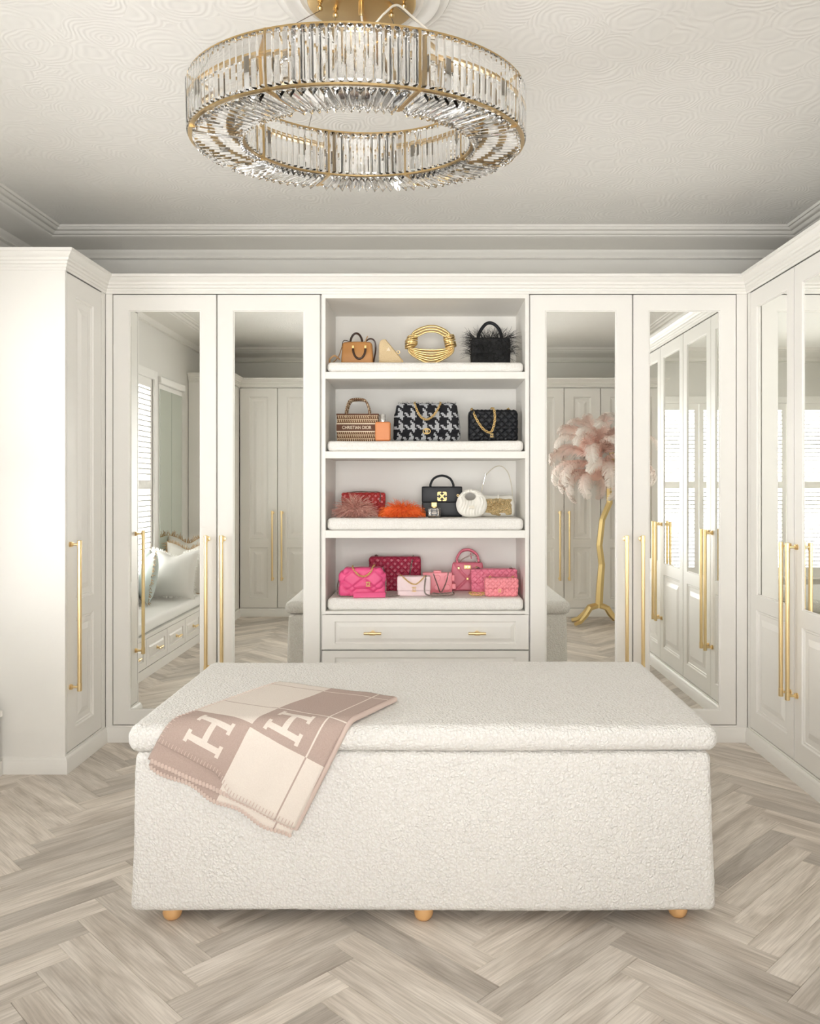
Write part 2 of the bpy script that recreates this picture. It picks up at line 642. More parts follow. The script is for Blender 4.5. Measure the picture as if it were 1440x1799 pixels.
def thing(name, label, cat, loc=(0, 0, 0), rotz=0.0, group=None):
    o = bpy.data.objects.new(name, None)
    o.empty_display_size = 0.05
    COL.objects.link(o)
    o.location, o.rotation_euler = loc, (0, 0, rotz)
    return tag(o, label, cat, group)


def struct(o, label=None, cat=None):
    o['kind'] = 'structure'
    if label:
        o['label'] = label
    if cat:
        o['category'] = cat
    return o


def at(px, py, Y):
    return Vector(((px - VPX) / FPX * Y, Y, CAMZ - (py - VPY) / FPX * Y))


def arc(c, r, a0, a1, n, rx=None):
    """arc in the xz plane"""
    rx = rx or r
    return [Vector((c[0] + rx * math.cos(a0 + (a1 - a0) * i / n), c[1], c[2] + r * math.sin(a0 + (a1 - a0) * i / n))) for i in range(n + 1)]


def spline(pts, n):
    """catmull-rom through points"""
    P = [Vector(p) for p in pts]
    P = [P[0] * 2 - P[1]] + P + [P[-1] * 2 - P[-2]]
    out = []
    for i in range(1, len(P) - 2):
        for k in range(n):
            t = k / n
            a, b, c, d = P[i - 1], P[i], P[i + 1], P[i + 2]
            out.append(0.5 * ((2 * b) + (c - a) * t + (2 * a - 5 * b + 4 * c - d) * t * t + (3 * b - a - 3 * c + d) * t ** 3))
    out.append(P[-2])
    return out

# ------------------------------------------------------------------ room shell
XL, XR, YB, YF, ZC = -2.20, 2.12, 4.57, -0.38, 2.61
T = 0.2

floor = MB().box(XL - T, XR + T, YF - T, YB + T, -0.10, -0.009).build('floor', 'oak', uvfn=lambda c: (c.x, c.y))
struct(floor, 'grey oak herringbone plank floor of the dressing room')

# herringbone planks
PW, PN = 0.088, 6
PL = PW * PN
g = 0.00025


def plank_mb(mb, a0, b0, la, lb):
    r2 = math.sqrt(0.5)

    def w(a, b, z):
        return ((a - b) * PW * r2 - 0.576, (a + b) * PW * r2 + 0.054, z)
    e = 0.008
    q = g / PW
    v = []
    for (i, z) in ((0.0, -0.009), (0.0, -0.0012), (e, 0.0)):
        v += [w(a0 + q + i, b0 + q + i, z), w(a0 + la - q - i, b0 + q + i, z), w(a0 + la - q - i, b0 + lb - q - i, z), w(a0 + q + i, b0 + lb - q - i, z)]
    f = [(8, 9, 10, 11)]
    for s in (0, 4):
        for k in range(4):
            f.append((s + k, s + (k + 1) % 4, s + 4 + (k + 1) % 4, s + 4 + k))
    mb.add(v, f)


planks = []
for t in range(-8, 9):
    for k in range(-60, 90):
        for (a0, b0, la, lb) in ((k + 2 * PN * t, k, PN, 1), (k + PN + 2 * PN * t, k - PN + 1, 1, PN)):
            ca, cb = a0 + la / 2, b0 + lb / 2
            X = (ca - cb) * PW * math.sqrt(0.5) - 0.576
            Y = (ca + cb) * PW * math.sqrt(0.5) + 0.054
            if XL + 0.12 < X < XR - 0.12 and YF + 0.1 < Y < YB - 0.25:
                # how large it shows: near, inside the view and not under the ottoman
                seen = abs(X) < 0.56 * max(Y, 0.1) + 0.2 and Y > 1.75
                hid = -0.8 < X < 0.75 and 2.5 < Y < 3.35
                score = Y if (seen and not hid) else (10 + abs(4 - Y) if not hid else 30)
                planks.append((score, X, Y, la > lb, (a0, b0, la, lb)))
planks.sort(key=lambda q: q[0])
pm = {}
for horiz in (True, False):
    mb = MB()
    plank_mb(mb, 0, 0, PN if horiz else 1, 1 if horiz else PN)
    cx = sum(p.x for p in mb.v) / len(mb.v)
    cyy = sum(p.y for p in mb.v) / len(mb.v)
    for p in mb.v:
        p.x -= cx
        p.y -= cyy
    r2 = math.sqrt(0.5)
    fn = (lambda c: ((c.x + c.y) * r2, (c.y - c.x) * r2)) if horiz else (lambda c: ((c.y - c.x) * r2, (c.x + c.y) * r2))
    pm[horiz] = mb.mesh('plank', 'oak', None, fn)
for (sc_, X, Y, hz, d) in planks[:300]:
    o = link('plank', pm[hz], floor, (X, Y, 0))
rest = [MB(), MB()]
for (sc_, X, Y, hz, d) in planks[300:]:
    plank_mb(rest[0 if hz else 1], *d)
r2 = math.sqrt(0.5)
for mb, fn in ((rest[0], lambda c: ((c.x + c.y) * r2, (c.y - c.x) * r2)), (rest[1], lambda c: ((c.y - c.x) * r2, (c.x + c.y) * r2))):
    if mb.v:
        o = mb.build('remaining_planks', 'oak', floor, None, fn)
        o['kind'] = 'stuff'

struct(MB().box(XL - T, XR + T, YF - T, YB + T, ZC, ZC + 0.1).build('ceiling', 'ceiling_paper'), 'white embossed paper ceiling with swirl relief')
struct(MB().box(XL - T, XR + T, YB, YB + T, 0, ZC).build('wall_back', 'wall_paint'), 'pale grey wall above the mirrored wardrobes')
struct(MB().box(XR, XR + T, YF, YB, 0, ZC).build('wall_right', 'wall_paint'), 'pale grey wall behind the half mirrored wardrobes')

# left wall with the side window, front wall with the bay window
W1 = (1.50, 2.95, 0.48, 2.08)     # y0 y1 z0 z1
W2 = (-0.98, 0.80, 0.32, 2.08)    # x0 x1 z0 z1
mb = MB()
mb.box(XL - T, XL, YF, W1[0], 0, ZC).box(XL - T, XL, W1[1], YB, 0, ZC)
mb.box(XL - T, XL, W1[0], W1[1], 0, W1[2]).box(XL - T, XL, W1[0], W1[1], W1[3], ZC)
struct(mb.build('wall_left', 'wall_paint'), 'pale wall with the shuttered side window')
mb = MB()
mb.box(XL - T, W2[0], YF - T, YF, 0, ZC).box(W2[1], XR + T, YF - T, YF, 0, ZC)
mb.box(W2[0], W2[1], YF - T, YF, 0, W2[2]).box(W2[0], W2[1], YF - T, YF, W2[3], ZC)
struct(mb.build('wall_front', 'wall_paint'), 'pale wall with the wide shuttered window')

crown = [(0, 2.495), (0.012, 2.495), (0.018, 2.500), (0.012, 2.508), (0.016, 2.514), (0.026, 2.522), (0.030, 2.534), (0.034, 2.541),
         (0.060, 2.544), (0.110, 2.551), (0.165, 2.562), (0.185, 2.566), (0.190, 2.574), (0.200, 2.574), (0.206, 2.580),
         (0.214, 2.590), (0.228, 2.588), (0.236, 2.594), (0.240, 2.602), (0.252, 2.600), (0.260, 2.612), (0, 2.612)]
struct(MB().sweep([(XL, YF), (XR, YF), (XR, YB), (XL, YB)], crown, 1.0, True).build('trim_1', 'trim_paint', smooth=50), 'coved plaster cornice with ridges where walls meet ceiling')

rose = [(0.01, -0.014), (0.165, -0.014), (0.172, -0.020), (0.180, -0.014), (0.188, -0.010), (0.200, -0.012), (0.210, -0.018), (0.218, -0.018), (0.226, -0.010), (0.236, -0.006), (0.244, -0.008), (0.250, 0.0), (0.01, 0.0)]
o = MB().lathe(rose, 64, (-0.192, 2.28, ZC)).build('trim_2', 'white_paint', smooth=40)
struct(o, 'round white plaster ceiling rose above the crystal chandelier')


def window(name, label, loc, rot, W, z0, z1, n, mid):
    r = thing(name, label, 'window', loc, rot)
    r['kind'] = 'structure'
    mb = MB()
    c = 0.07
    mb.bbox(-c, 0, -0.02, 0.02, z0 - 0.0, z1 + c, 0.004).bbox(W, W + c, -0.02, 0.02, z0 - 0.0, z1 + c, 0.004)
    mb.bbox(0, W, -0.02, 0.02, z1, z1 + c, 0.004)
    mb.build('window_frame', 'white_paint', r)
    MB().bbox(-c, W + c, -0.04, 0.12, z0 - 0.03, z0, 0.006).build('window_sill', 'white_paint', r)
    MB().box(0, W, 0.165, 0.169, z0, z1).build('pane', 'pane', r)
    mb = MB()
    for k in range(3):
        x = W * k / 2
        mb.box(max(0, x - 0.025), min(W, x + 0.025), 0.14, 0.164, z0, z1)
    mb.box(0, W, 0.14, 0.164, (z0 + z1) / 2 - 0.02, (z0 + z1) / 2 + 0.02)
    mb.build('glazing_bar', 'white_paint', r)
    pw = W / n
    st = 0.045
    tilt = math.radians(-13)
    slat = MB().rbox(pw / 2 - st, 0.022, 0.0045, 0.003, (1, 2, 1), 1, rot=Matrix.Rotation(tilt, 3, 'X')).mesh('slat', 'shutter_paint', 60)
    for k in range(n):
        x0, x1 = k * pw + 0.002, (k + 1) * pw - 0.002
        mb = MB()
        mb.box(x0, x0 + st, 0.002, 0.030, z0, z1).box(x1 - st, x1, 0.002, 0.030, z0, z1)
        for (a, b) in ((z0, z0 + 0.09), (mid - 0.035, mid + 0.035), (z1 - 0.07, z1)):
            mb.box(x0 + st, x1 - st, 0.002, 0.030, a, b)
        p = mb.build('shutter_panel', 'white_paint', r)
        z = z0 + 0.11
        while z < z1 - 0.085:
            if abs(z - mid) > 0.05:
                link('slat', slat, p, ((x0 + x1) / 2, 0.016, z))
            z += 0.041
    return r


window('window_1', 'white shuttered window over the long window seat', (XL, W1[0], 0), PI / 2, W1[1] - W1[0], W1[2], W1[3], 3, 1.25)
window('window_2', 'wide white shuttered window between two panelled wardrobes', (W2[1], YF, 0), PI, W2[1] - W2[0], W2[2], W2[3], 4, 1.25)

# ------------------------------------------------------------------ wardrobes
DZ0, DZ1 = 0.083, 2.168
RAISED = [(0, 0), (0.005, 0.006), (0.012, 0.006), (0.016, 0.009), (0.040, 0.009), (0.062, 0.003), (0.066, 0.002)]


def handle_mesh():
    L = 0.66
    mb = MB()
    y = -0.042
    mb.lathe([(0.0001, 0), (0.0085, 0), (0.0100, 0.0015), (0.0100, 0.034), (0.0088, 0.035), (0.0088, L - 0.035), (0.0100, L - 0.034), (0.0100, L - 0.0015), (0.0085, L), (0.0001, L)], 16, (0, y, 0))
    rx = Matrix.Rotation(PI / 2, 3, 'X')
    for z in (0.018, L - 0.018):
        mb.lathe([(0.0001, 0), (0.0055, 0), (0.0055, 0.030), (0.011, 0.031), (0.0115, 0.034), (0.0055, 0.035), (0.0055, 0.036), (0.012, 0.037), (0.012, 0.042), (0.0001, 0.042)], 14, (0, y, z), Matrix.Rotation(-PI / 2, 3, 'X'))
    return mb.mesh('handle', 'gold', 35)


HANDLE = handle_mesh()


def door(root, x0, x1, kind, hx):
    x0 += 0.002
    x1 -= 0.002
    st = 0.071 if kind == 'mirror' else (0.066 if kind == 'half' else 0.088)
    w = (x0 + st, x1 - st)
    if kind == 'mirror':
        holes = [(DZ0 + 0.066, DZ1 - 0.071, 'mirror')]
    elif kind == 'half':
        holes = [(0.17, 0.655, 'panel'), (0.722, DZ1 - 0.075, 'mirror')]
    else:
        holes = [(0.17, 0.655, 'panel'), (0.735, DZ1 - 0.085, 'panel')]
    mb = MB()
    mb.box(x0, w[0], 0, 0.022, DZ0, DZ1).box(w[1], x1, 0, 0.022, DZ0, DZ1)
    z = DZ0
    for (a, b, k) in holes:
        mb.box(w[0], w[1], 0, 0.022, z, a)
        z = b
    mb.box(w[0], w[1], 0, 0.022, z, DZ1)
    for (a, b, k) in holes:
        if k == 'mirror':
            mb.rings(w[0], w[1], a, b, 0, [(0, 0), (0.004, 0.001), (0.006, 0.006), (0.010, 0.006), (0.0105, 0.011)])
    d = mb.build('door', 'paint', root, fixn=False)
    for (a, b, k) in holes:
        if k == 'mirror':
            i = 0.0105
            MB().box(w[0] + i, w[1] - i, 0.0065, 0.0105, a + i, b - i).build('mirror', 'mirror', d)
        else:
            MB().rings(w[0], w[1], a, b, 0, RAISED).build('panel', 'paint', d, fixn=False)
    if hx is not None:
        link('handle', HANDLE, d, (hx, 0, 0.343))
    return d


def wardrobe(name, label, loc, rot, W, depth, doors, fillers=(), ends=()):
    r = thing(name, label, 'wardrobe', loc, rot)
    mb = MB()
    mb.box(0, W, 0.026, depth, 0.0, 2.245)
    mb.box(0, W, 0.0, 0.026, 0.0, DZ0 - 0.004)
    mb.box(0, W, 0.0, 0.026, DZ1 + 0.004, 2.245)
    for (a, b) in list(fillers) + list(ends):
        mb.box(a, b, 0.0, 0.026, DZ0 - 0.004, DZ1 + 0.004)
    mb.build('body', 'paint', r)
    for (a, b, k, hx) in doors:
        door(r, a, b, k, hx)
    return r


YD = 4.0
wardrobe('mirrored_wardrobe', 'cream wardrobe with two full height mirror doors beside the orange and tan bags', (-1.578, YD, 0), 0, 1.045, 0.565,
         [(0.035, 0.537, 'mirror', 0.496), (0.541, 1.040, 'mirror', 0.572)], [(0, 0.032)])
wardrobe('mirrored_wardrobe', 'cream wardrobe with two full height mirror doors reflecting the pink feather lamp', (0.477, YD, 0), 0, 1.056, 0.565,
         [(0.002, 0.499, 'mirror', 0.464), (0.503, 1.003, 'mirror', 0.541)], [(1.006, 1.056)])
wardrobe('corner_wardrobe', 'narrow cream wardrobe with one panelled door and plain side', (-1.58, 3.56, 0), PI / 2, 0.438, 0.615,
         [(0.016, 0.392, 'panel', 0.048)], [(0.395, 0.438)], [(0, 0.013)])
wardrobe('half_mirrored_wardrobe', 'cream wardrobe with mirrors over raised panels next to the mirrored corner', (1.535, 3.998, 0), -PI / 2, 1.008, 0.58,
         [(0.036, 0.511, 'half', 0.478), (0.513, 1.006, 'half', 0.543)], [(0, 0.033)])
wardrobe('half_mirrored_wardrobe', 'cream wardrobe with mirrors over raised panels at free end of run', (1.535, 2.988, 0), -PI / 2, 1.0, 0.58,
         [(0.002, 0.492, 'half', 0.458), (0.494, 0.984, 'half', 0.528)], (), [(0.987, 1.0)])
YW = 0.19
wardrobe('panelled_wardrobe', 'cream two door panelled wardrobe between side window seat and wide window', (-1.062, YW, 0), PI, 0.756, 0.565,
         [(0.016, 0.394, 'panel', 0.350), (0.396, 0.752, 'panel', 0.438)], (), [(0, 0.013)])
wardrobe('panelled_wardrobe', 'cream panelled wardrobe behind the gold feather lamp', (2.115, YW, 0), PI, 1.235, 0.565,
         [(0.145, 0.505, 'panel', 0.19), (0.508, 0.853, 'panel', 0.808), (0.855, 1.217, 'panel', 0.897)], [(0, 0.142)], [(1.220, 1.235)])
wardrobe('corner_wardrobe', 'slim cream panelled wardrobe at pillow end of window seat', (-1.82, YW + 0.002, 0), PI / 2, 0.358, 0.375,
         [(0.045, 0.340, 'panel', None)], [(0, 0.042)], [(0.344, 0.358)])

CORN = [(-0.02, 2.172), (0.006, 2.172), (0.006, 2.184), (0.010, 2.186), (0.012, 2.194), (0.010, 2.196), (0.016, 2.200), (0.018, 2.208), (0.016, 2.210),
        (0.024, 2.214), (0.027, 2.222), (0.025, 2.224), (0.032, 2.230), (0.042, 2.240), (0.044, 2.244), (0.050, 2.246), (0.050, 2.259), (-0.02, 2.259)]
PLIN = [(-0.005, 0), (0.016, 0), (0.016, 0.050), (0.013, 0.054), (0.013, 0.058), (0.009, 0.066), (0.005, 0.071), (-0.005, 0.071)]
runA = [(XL + 0.006, 3.56), (-1.58, 3.56), (-1.58, YD), (1.535, YD), (1.535, 1.988), (XR - 0.006, 1.988)]
runB = [(XL + 0.006, 0.55), (-1.82, 0.55), (-1.82, YW), (-1.062, YW), (-1.062, YF + 0.05)]
runC = [(0.88, YF + 0.05), (0.88, YW), (XR - 0.006, YW)]
for run, side, where, bn in ((runA, -1, 'around the mirrored wardrobes and the handbag shelves', 'baseboard_back'), (runB, 1, 'around wardrobes at pillow end of window seat', 'baseboard_left'), (runC, 1, 'around wardrobe behind the feather lamp', 'baseboard_right')):
    tag(MB().sweep(run, CORN, side).build('wardrobe_cornice', 'paint', smooth=25), 'stepped cream top moulding ' + where, 'cornice')
    struct(MB().sweep(run, PLIN, side).build(bn, 'paint', smooth=40), 'cream skirting board ' + where)

# ------------------------------------------------------------------ open shelf unit with drawers
r = thing('shelf_unit', 'cream open shelving with drawers holding rows of handbags', 'shelves', (-0.5305, YD, 0))
SW = 1.005
sx0, sx1 = 0.018, SW - 0.018
SHELF = [(1.795, 1.761), (1.409, 1.375), (1.025, 0.988), (0.633, 0.619)]
mb = MB()
mb.box(0, sx0, 0, 0.565, 0.617, 2.245).box(sx1, SW, 0, 0.565, 0.617, 2.245)
mb.box(0, sx0, 0.025, 0.565, 0.0, 0.617).box(sx1, SW, 0.025, 0.565, 0.0, 0.617).box(sx0, sx1, 0, 0.565, 2.152, 2.245)
mb.box(sx0, sx1, 0.0, 0.565, 0.0, DZ0)
mb.box(sx0, sx1, 0.03, 0.565, DZ0, 0.605)
mb.build('body', 'paint', r)
MB().box(sx0, sx1, 0.43, 0.45, 0.605, 2.152).build('back_panel', 'paint', r)
for (a, b) in SHELF:
    MB().bbox(sx0, sx1, 0, 0.43, b, a, 0.0015).build('shelf', 'paint', r)
RAISED_D = [(0, 0.022), (0, 0.0), (0.062, 0.0), (0.062, 0.006), (0.066, 0.008), (0.090, 0.008), (0.094, 0.003), (0.096, 0.003)]
RAISED_D = [(0, 0.022), (0, 0.001), (0.001, 0.0), (0.032, 0.0), (0.034, 0.007), (0.042, 0.007), (0.056, 0.002), (0.058, 0.002)]


def tbar_mesh():
    mb = MB()
    ry = Matrix.Rotation(PI / 2, 3, 'Y')
    mb.lathe([(0.0001, -0.042), (0.0062, -0.042), (0.0065, -0.014), (0.0090, -0.0135), (0.0090, 0.0135), (0.0065, 0.014), (0.0062, 0.042), (0.0001, 0.042)], 14, (0, -0.030, 0), ry)
    mb.lathe([(0.0001, 0), (0.0055, 0), (0.0055, 0.022), (0.011, 0.024), (0.011, 0.030), (0.0001, 0.030)], 12, (0, -0.030, 0), Matrix.Rotation(-PI / 2, 3, 'X'))
    return mb.mesh('knob', 'gold', 35)


TBAR = tbar_mesh()
for (a, b) in ((0.447, 0.615), (0.268, 0.440), (0.088, 0.261)):
    x0, x1 = 0.001, SW - 0.001
    mb = MB()
    mb.rings(x0, x1, a, b, 0.0 - 0.0, [(0, 0.022), (0, 0.001), (0.001, 0.0)])
    mb.f.pop()
    # wide stiles at the ends, narrow rails above and below
    mb.box(x0 + 0.001, x0 + 0.062, 0, 0.02, a + 0.001, b - 0.001).box(x1 - 0.062, x1 - 0.001, 0, 0.02, a + 0.001, b - 0.001)
    mb.box(x0 + 0.062, x1 - 0.062, 0, 0.02, a + 0.001, a + 0.028).box(x0 + 0.062, x1 - 0.062, 0, 0.02, b - 0.032, b - 0.001)
    mb.rings(x0 + 0.062, x1 - 0.062, a + 0.028, b - 0.032, 0, [(0, 0), (0.003, 0.008), (0.008, 0.008), (0.026, 0.002), (0.028, 0.002)])
    d = mb.build('drawer', 'paint', r, fixn=False)
    for hx in (0.248, 0.753):
        link('knob', TBAR, d, (hx, 0.002, (a + b) / 2 - 0.002))

PADS = []
for i, (a, b) in enumerate(SHELF):
    th = (0.050, 0.052, 0.058, 0.060)[i]
    nm = ('under the tan and gold bags', 'under the houndstooth bag', 'under the feather bags', 'under the pink bags')[i]

    def pd(p, n, th=th):
        k = noise.noise(Vector((p.x * 3, p.y * 3, i * 7.0))) * 0.003
        return Vector((p.x, p.y + (noise.noise(Vector((p.x * 2.2, 0, i * 3.1))) * 0.004 if p.y < 0 else 0), p.z + (k if p.z > 0 else 0)))
    hx = (sx1 - sx0) / 2 - 0.006
    mb = MB().rbox(hx, 0.205, th / 2, 0.020, (24, 8, 1), 4, disp=pd)
    o = mb.build('shelf_pad', 'pad_boucle', None, 60, loc=(-0.5305 + SW / 2, YD + 0.218, a + th / 2 + 0.0005))
    tag(o, 'white boucle shelf pad ' + nm, 'shelf pad')
    PADS.append(a + th)

# ------------------------------------------------------------------ ottoman
OX0, OX1, OY0, OY1 = -0.845, 0.803, 2.33, 3.18
r = thing('storage_ottoman', 'large cream boucle storage ottoman with hinged lid on wooden feet', 'ottoman', ((OX0 + OX1) / 2, (OY0 + OY1) / 2, 0))
hx, hy = (OX1 - OX0) / 2, (OY1 - OY0) / 2


def od(p, n):
    q = noise.noise(Vector((p.x * 1.7, p.y * 1.7, p.z * 4.0))) * 0.004 + noise.noise(Vector((p.x * 60, p.y * 60, p.z * 60))) * 0.0016
    fl = 1.0 - 0.008 * (p.z / 0.225) if True else 1
    return Vector((p.x * fl, p.y, p.z)) + n * q


MB().rbox(hx, hy, 0.2265, 0.022, (150, 80, 44), 3, disp=od, off=(0, 0, 0.2615)).build('base', 'boucle', r, 75)


def ld(p, n):
    q = noise.noise(Vector((p.x * 1.5 + 5, p.y * 1.5, p.z * 4.0))) * 0.004 + noise.noise(Vector((p.x * 60, p.y * 60, p.z * 60))) * 0.0016
    up = 0.004 * (1 - (p.x / hx) ** 4) * (1 - (p.y / hy) ** 4) if p.z > 0 else 0
    return p + n * q + Vector((0, 0, up))


MB().rbox(hx + 0.012, hy + 0.012, 0.0375, 0.032, (150, 80, 2), 6, disp=ld, off=(0, 0, 0.5265)).build('lid', 'boucle', r, 75)
bun = [(0.001, 0), (0.018, 0), (0.024, 0.006), (0.0275, 0.016), (0.027, 0.028), (0.022, 0.040), (0.001, 0.040)]
foot_me = MB().lathe(bun, 20).mesh('foot', 'foot_wood', 50)
for (px, Yf) in ((303, 2.372), (744, 2.368), (1190, 2.385)):
    x = (px - VPX) / FPX * Yf - (OX0 + OX1) / 2
    link('foot', foot_me, r, (x, Yf - (OY0 + OY1) / 2, 0))
    link('foot', foot_me, r, (x, (OY0 + OY1) / 2 - Yf, 0))

# ------------------------------------------------------------------ throw blanket
LT, LYF, LR = 0.567, OY0 - 0.012, 0.034
A = Vector((-0.510, -0.439))
EU = Vector((0.389, 0.196)).normalized()
EV = Vector((-EU.y, EU.x))
UL, VL = 0.445, 0.600


def drape(u, v, lift, flare=0.0):
    p = A + EU * u + EV * v
    X, s = p.x, p.y
    R = LR + lift
    al = R * PI / 2
    wav = 0.003 * math.sin(u * 23 + v * 9) + 0.004 * noise.noise(Vector((u * 9, v * 7, lift * 50)))
    s2 = s + 0.025
    if s2 < 0:
        return Vector((X, LYF + LR - s2, LT + lift + max(0, wav) * 0.8))
    if s2 < al:
        a = s2 / R
        return Vector((X, LYF + LR - R * math.sin(a), LT - LR + R * math.cos(a) + max(0, wav) * 0.5))
    d = s2 - al
    return Vector((X, LYF - lift - flare * d + min(0, -abs(wav)) * min(1, d / 0.05) - 0.004, LT - LR - d))


def blanket_layer(parent, name, vend, lift, u0=0.0, u1=UL, v0=0.0, flare=0.03, nu=60, nv=80):
    mb = MB()
    uvs = []
    for j in range(nv + 1):
        for i in range(nu + 1):
            u = u0 + (u1 - u0) * i / nu
            v = v0 + (vend(u) - v0) * j / nv
            rise = 0.0
            mb.v.append(drape(u, v, lift + rise, flare))
            uvs.append((u, v))
    for j in range(nv):
        for i in range(nu):
            a = j * (nu + 1) + i
            mb.f.append((a, a + 1, a + nu + 2, a + nu + 1))
    me = bpy.data.meshes.new(name)
    me.from_pydata([tuple(p) for p in mb.v], [], mb.f)
    me.materials.append(M['throw'])
    me.polygons.foreach_set('use_smooth', [True] * len(me.polygons))
    uv = me.uv_layers.new(name='UVMap')
    for lp in me.loops:
        uv.data[lp.index].uv = uvs[lp.vertex_index]
    o = link(name, me, parent)
    md = o.modifiers.new('thick', 'SOLIDIFY')
    md.thickness = 0.0045
    md.offset = 0.0
    return o


bl = thing('throw_blanket', 'folded tan and cream checked wool throw with large letters over ottoman', 'blanket', (-0.45, 2.45, 0))


def sm(a, b, x):
    t = max(0, min(1, (x - a) / (b - a)))
    return t * t * (3 - 2 * t)


layers = [('lower_fold', lambda u: 0.612 + 0.006 * math.sin(u * 40), 0.004, -0.004, 0.438, 0.006),
          ('middle_fold', lambda u: 0.604 - 0.012 * sm(0.0, 0.3, u), 0.0105, -0.008, 0.444, 0.003),
          ('top_fold', lambda u: 0.560 + 0.040 * sm(0.17, 0.26, u), 0.017, 0.0, UL, 0.0)]
for (nm, ve, lift, u0, u1, v0) in layers:
    o = blanket_layer(bl, nm, ve, lift, u0, u1, v0)
    o.location = (0.45, -2.45, 0)
# folded long edge on the far side and whip stitches along the hems
mb = MB()
pts = [drape(UL + 0.002, VL * i / 40 * 0.995, 0.0105) for i in range(41)]
mb.tube([p + Vector((0, 0, 0)) for p in pts], 0.0088, 8, flat=0.8)
o = mb.build('folded_edge', 'throw_edge', bl, 80)
o.location = (0.45, -2.45, 0)
mb = MB()
for i in range(44):
    u = UL * (i + 0.5) / 44
    v = layers[2][1](u)
    p0, p1 = drape(u, v - 0.011, 0.0205, 0.03), drape(u, v + 0.001, 0.0205, 0.03)
    mb.tube([p0, (p0 + p1) / 2 + Vector((0, -0.0012, 0.0006)), p1], 0.0013, 5)
for i in range(40):
    v = 0.02 + (0.53) * (i + 0.5) / 40
    p0, p1 = drape(0.010, v, 0.0205), drape(-0.001, v, 0.0205)
    mb.tube([p0, p1], 0.0012, 5)
o = mb.build('whip_stitching', 'throw_edge', bl, 80)
o.location = (0.45, -2.45, 0)
mb = MB()
for lyr, lift in ((layers[0], 0.003), (layers[1], 0.0105)):
    for i in range(42):
        u = 0.0 + 0.44 * (i + 0.5) / 42
        v = lyr[1](u)
        p = drape(u, v, lift, 0.03)
        mb.rbox(0.0052, 0.0038, 0.0075, 0.0036, (1, 1, 1), 2, off=p)
o = mb.build('scalloped_hem', 'throw_edge', bl, 80)
o.location = (0.45, -2.45, 0)

# ------------------------------------------------------------------ chandelier
CC = Vector((-0.199, 2.28, 2.181))
TILT = math.radians(6.0)
RO, RI, RH = 0.454, 0.309, 0.1335
ch = thing('chandelier', 'round tiered crystal and brass ring chandelier', 'chandelier', (-0.192, 2.28, ZC - 0.014))
PO = Vector(ch.location)
CM = Matrix.Translation(CC - PO) @ Matrix.Rotation(TILT, 4, 'X')


def cbuild(mb, name, material, smooth=35):
    for i, p in enumerate(mb.v):
        mb.v[i] = CM @ p
    return mb.build(name, material, ch, smooth)


def circ(rad, z, n=96):
    return [Vector((rad * math.cos(2 * PI * k / n), rad * math.sin(2 * PI * k / n), z)) for k in range(n)]


def ring_mb(r0, r1, z0, z1, n=96):
    mb = MB()
    v, f = [], []
    for k in range(n):
        a = 2 * PI * k / n
        c, s = math.cos(a), math.sin(a)
        v += [(r0 * c, r0 * s, z0), (r1 * c, r1 * s, z0), (r1 * c, r1 * s, z1), (r0 * c, r0 * s, z1)]
    for k in range(n):
        j = (k + 1) % n
        for q in range(4):
            w = (q + 1) % 4
            f.append((k * 4 + q, j * 4 + q, j * 4 + w, k * 4 + w))
    return mb.add(v, f)


cbuild(ring_mb(RO - 0.010, RO + 0.001, 0.000, 0.0045), 'outer_lower_rim', 'brass')
cbuild(ring_mb(RO - 0.022, RO + 0.000, RH - 0.004, RH), 'outer_upper_rim', 'brass')
cbuild(ring_mb(RI - 0.001, RI + 0.010, 0.000, 0.0045), 'inner_lower_rim', 'brass')
cbuild(ring_mb(RI - 0.000, RI + 0.022, RH - 0.004, RH), 'inner_upper_rim', 'brass')
RM = (RI + RO) / 2
cbuild(ring_mb(RM - 0.010, RM + 0.010, RH - 0.030, RH - 0.026), 'lamp_ring', 'brass')
NP = 8
post_o = [(2 * PI * (k + 0.5) / NP) for k in range(NP)]
for a in post_o:
    for (rad, nm) in ((RO - 0.004, 'outer_post'), (RI + 0.004, 'inner_post')):
        mb = MB().box(rad - 0.005, rad + 0.005, -0.003, 0.003, 0, RH)
        for i, p in enumerate(mb.v):
            mb.v[i] = Matrix.Rotation(a, 3, 'Z') @ p
        cbuild(mb, nm, 'brass', None)
    for z in (-0.003, RH - 0.006):
        mb = MB().box(RI, RO, -0.004, 0.004, z, z + 0.006)
        for i, p in enumerate(mb.v):
            mb.v[i] = Matrix.Rotation(a, 3, 'Z') @ p
        cbuild(mb, 'spoke', 'brass', None)
for k in range(12):
    a = 2 * PI * k / 12
    mb = MB().lathe([(0.001, 0), (0.014, 0), (0.014, -0.030), (0.010, -0.034), (0.001, -0.034)], 12, (RM * math.cos(a), RM * math.sin(a), RH - 0.030))
    cbuild(mb, 'lamp_holder', 'cable')
    mb = MB().lathe([(0.001, -0.034), (0.008, -0.034), (0.013, -0.048), (0.014, -0.060), (0.009, -0.078), (0.001, -0.086)], 12, (RM * math.cos(a), RM * math.sin(a), RH - 0.030))
    cbuild(mb, 'bulb', 'seat_fabric', 80)


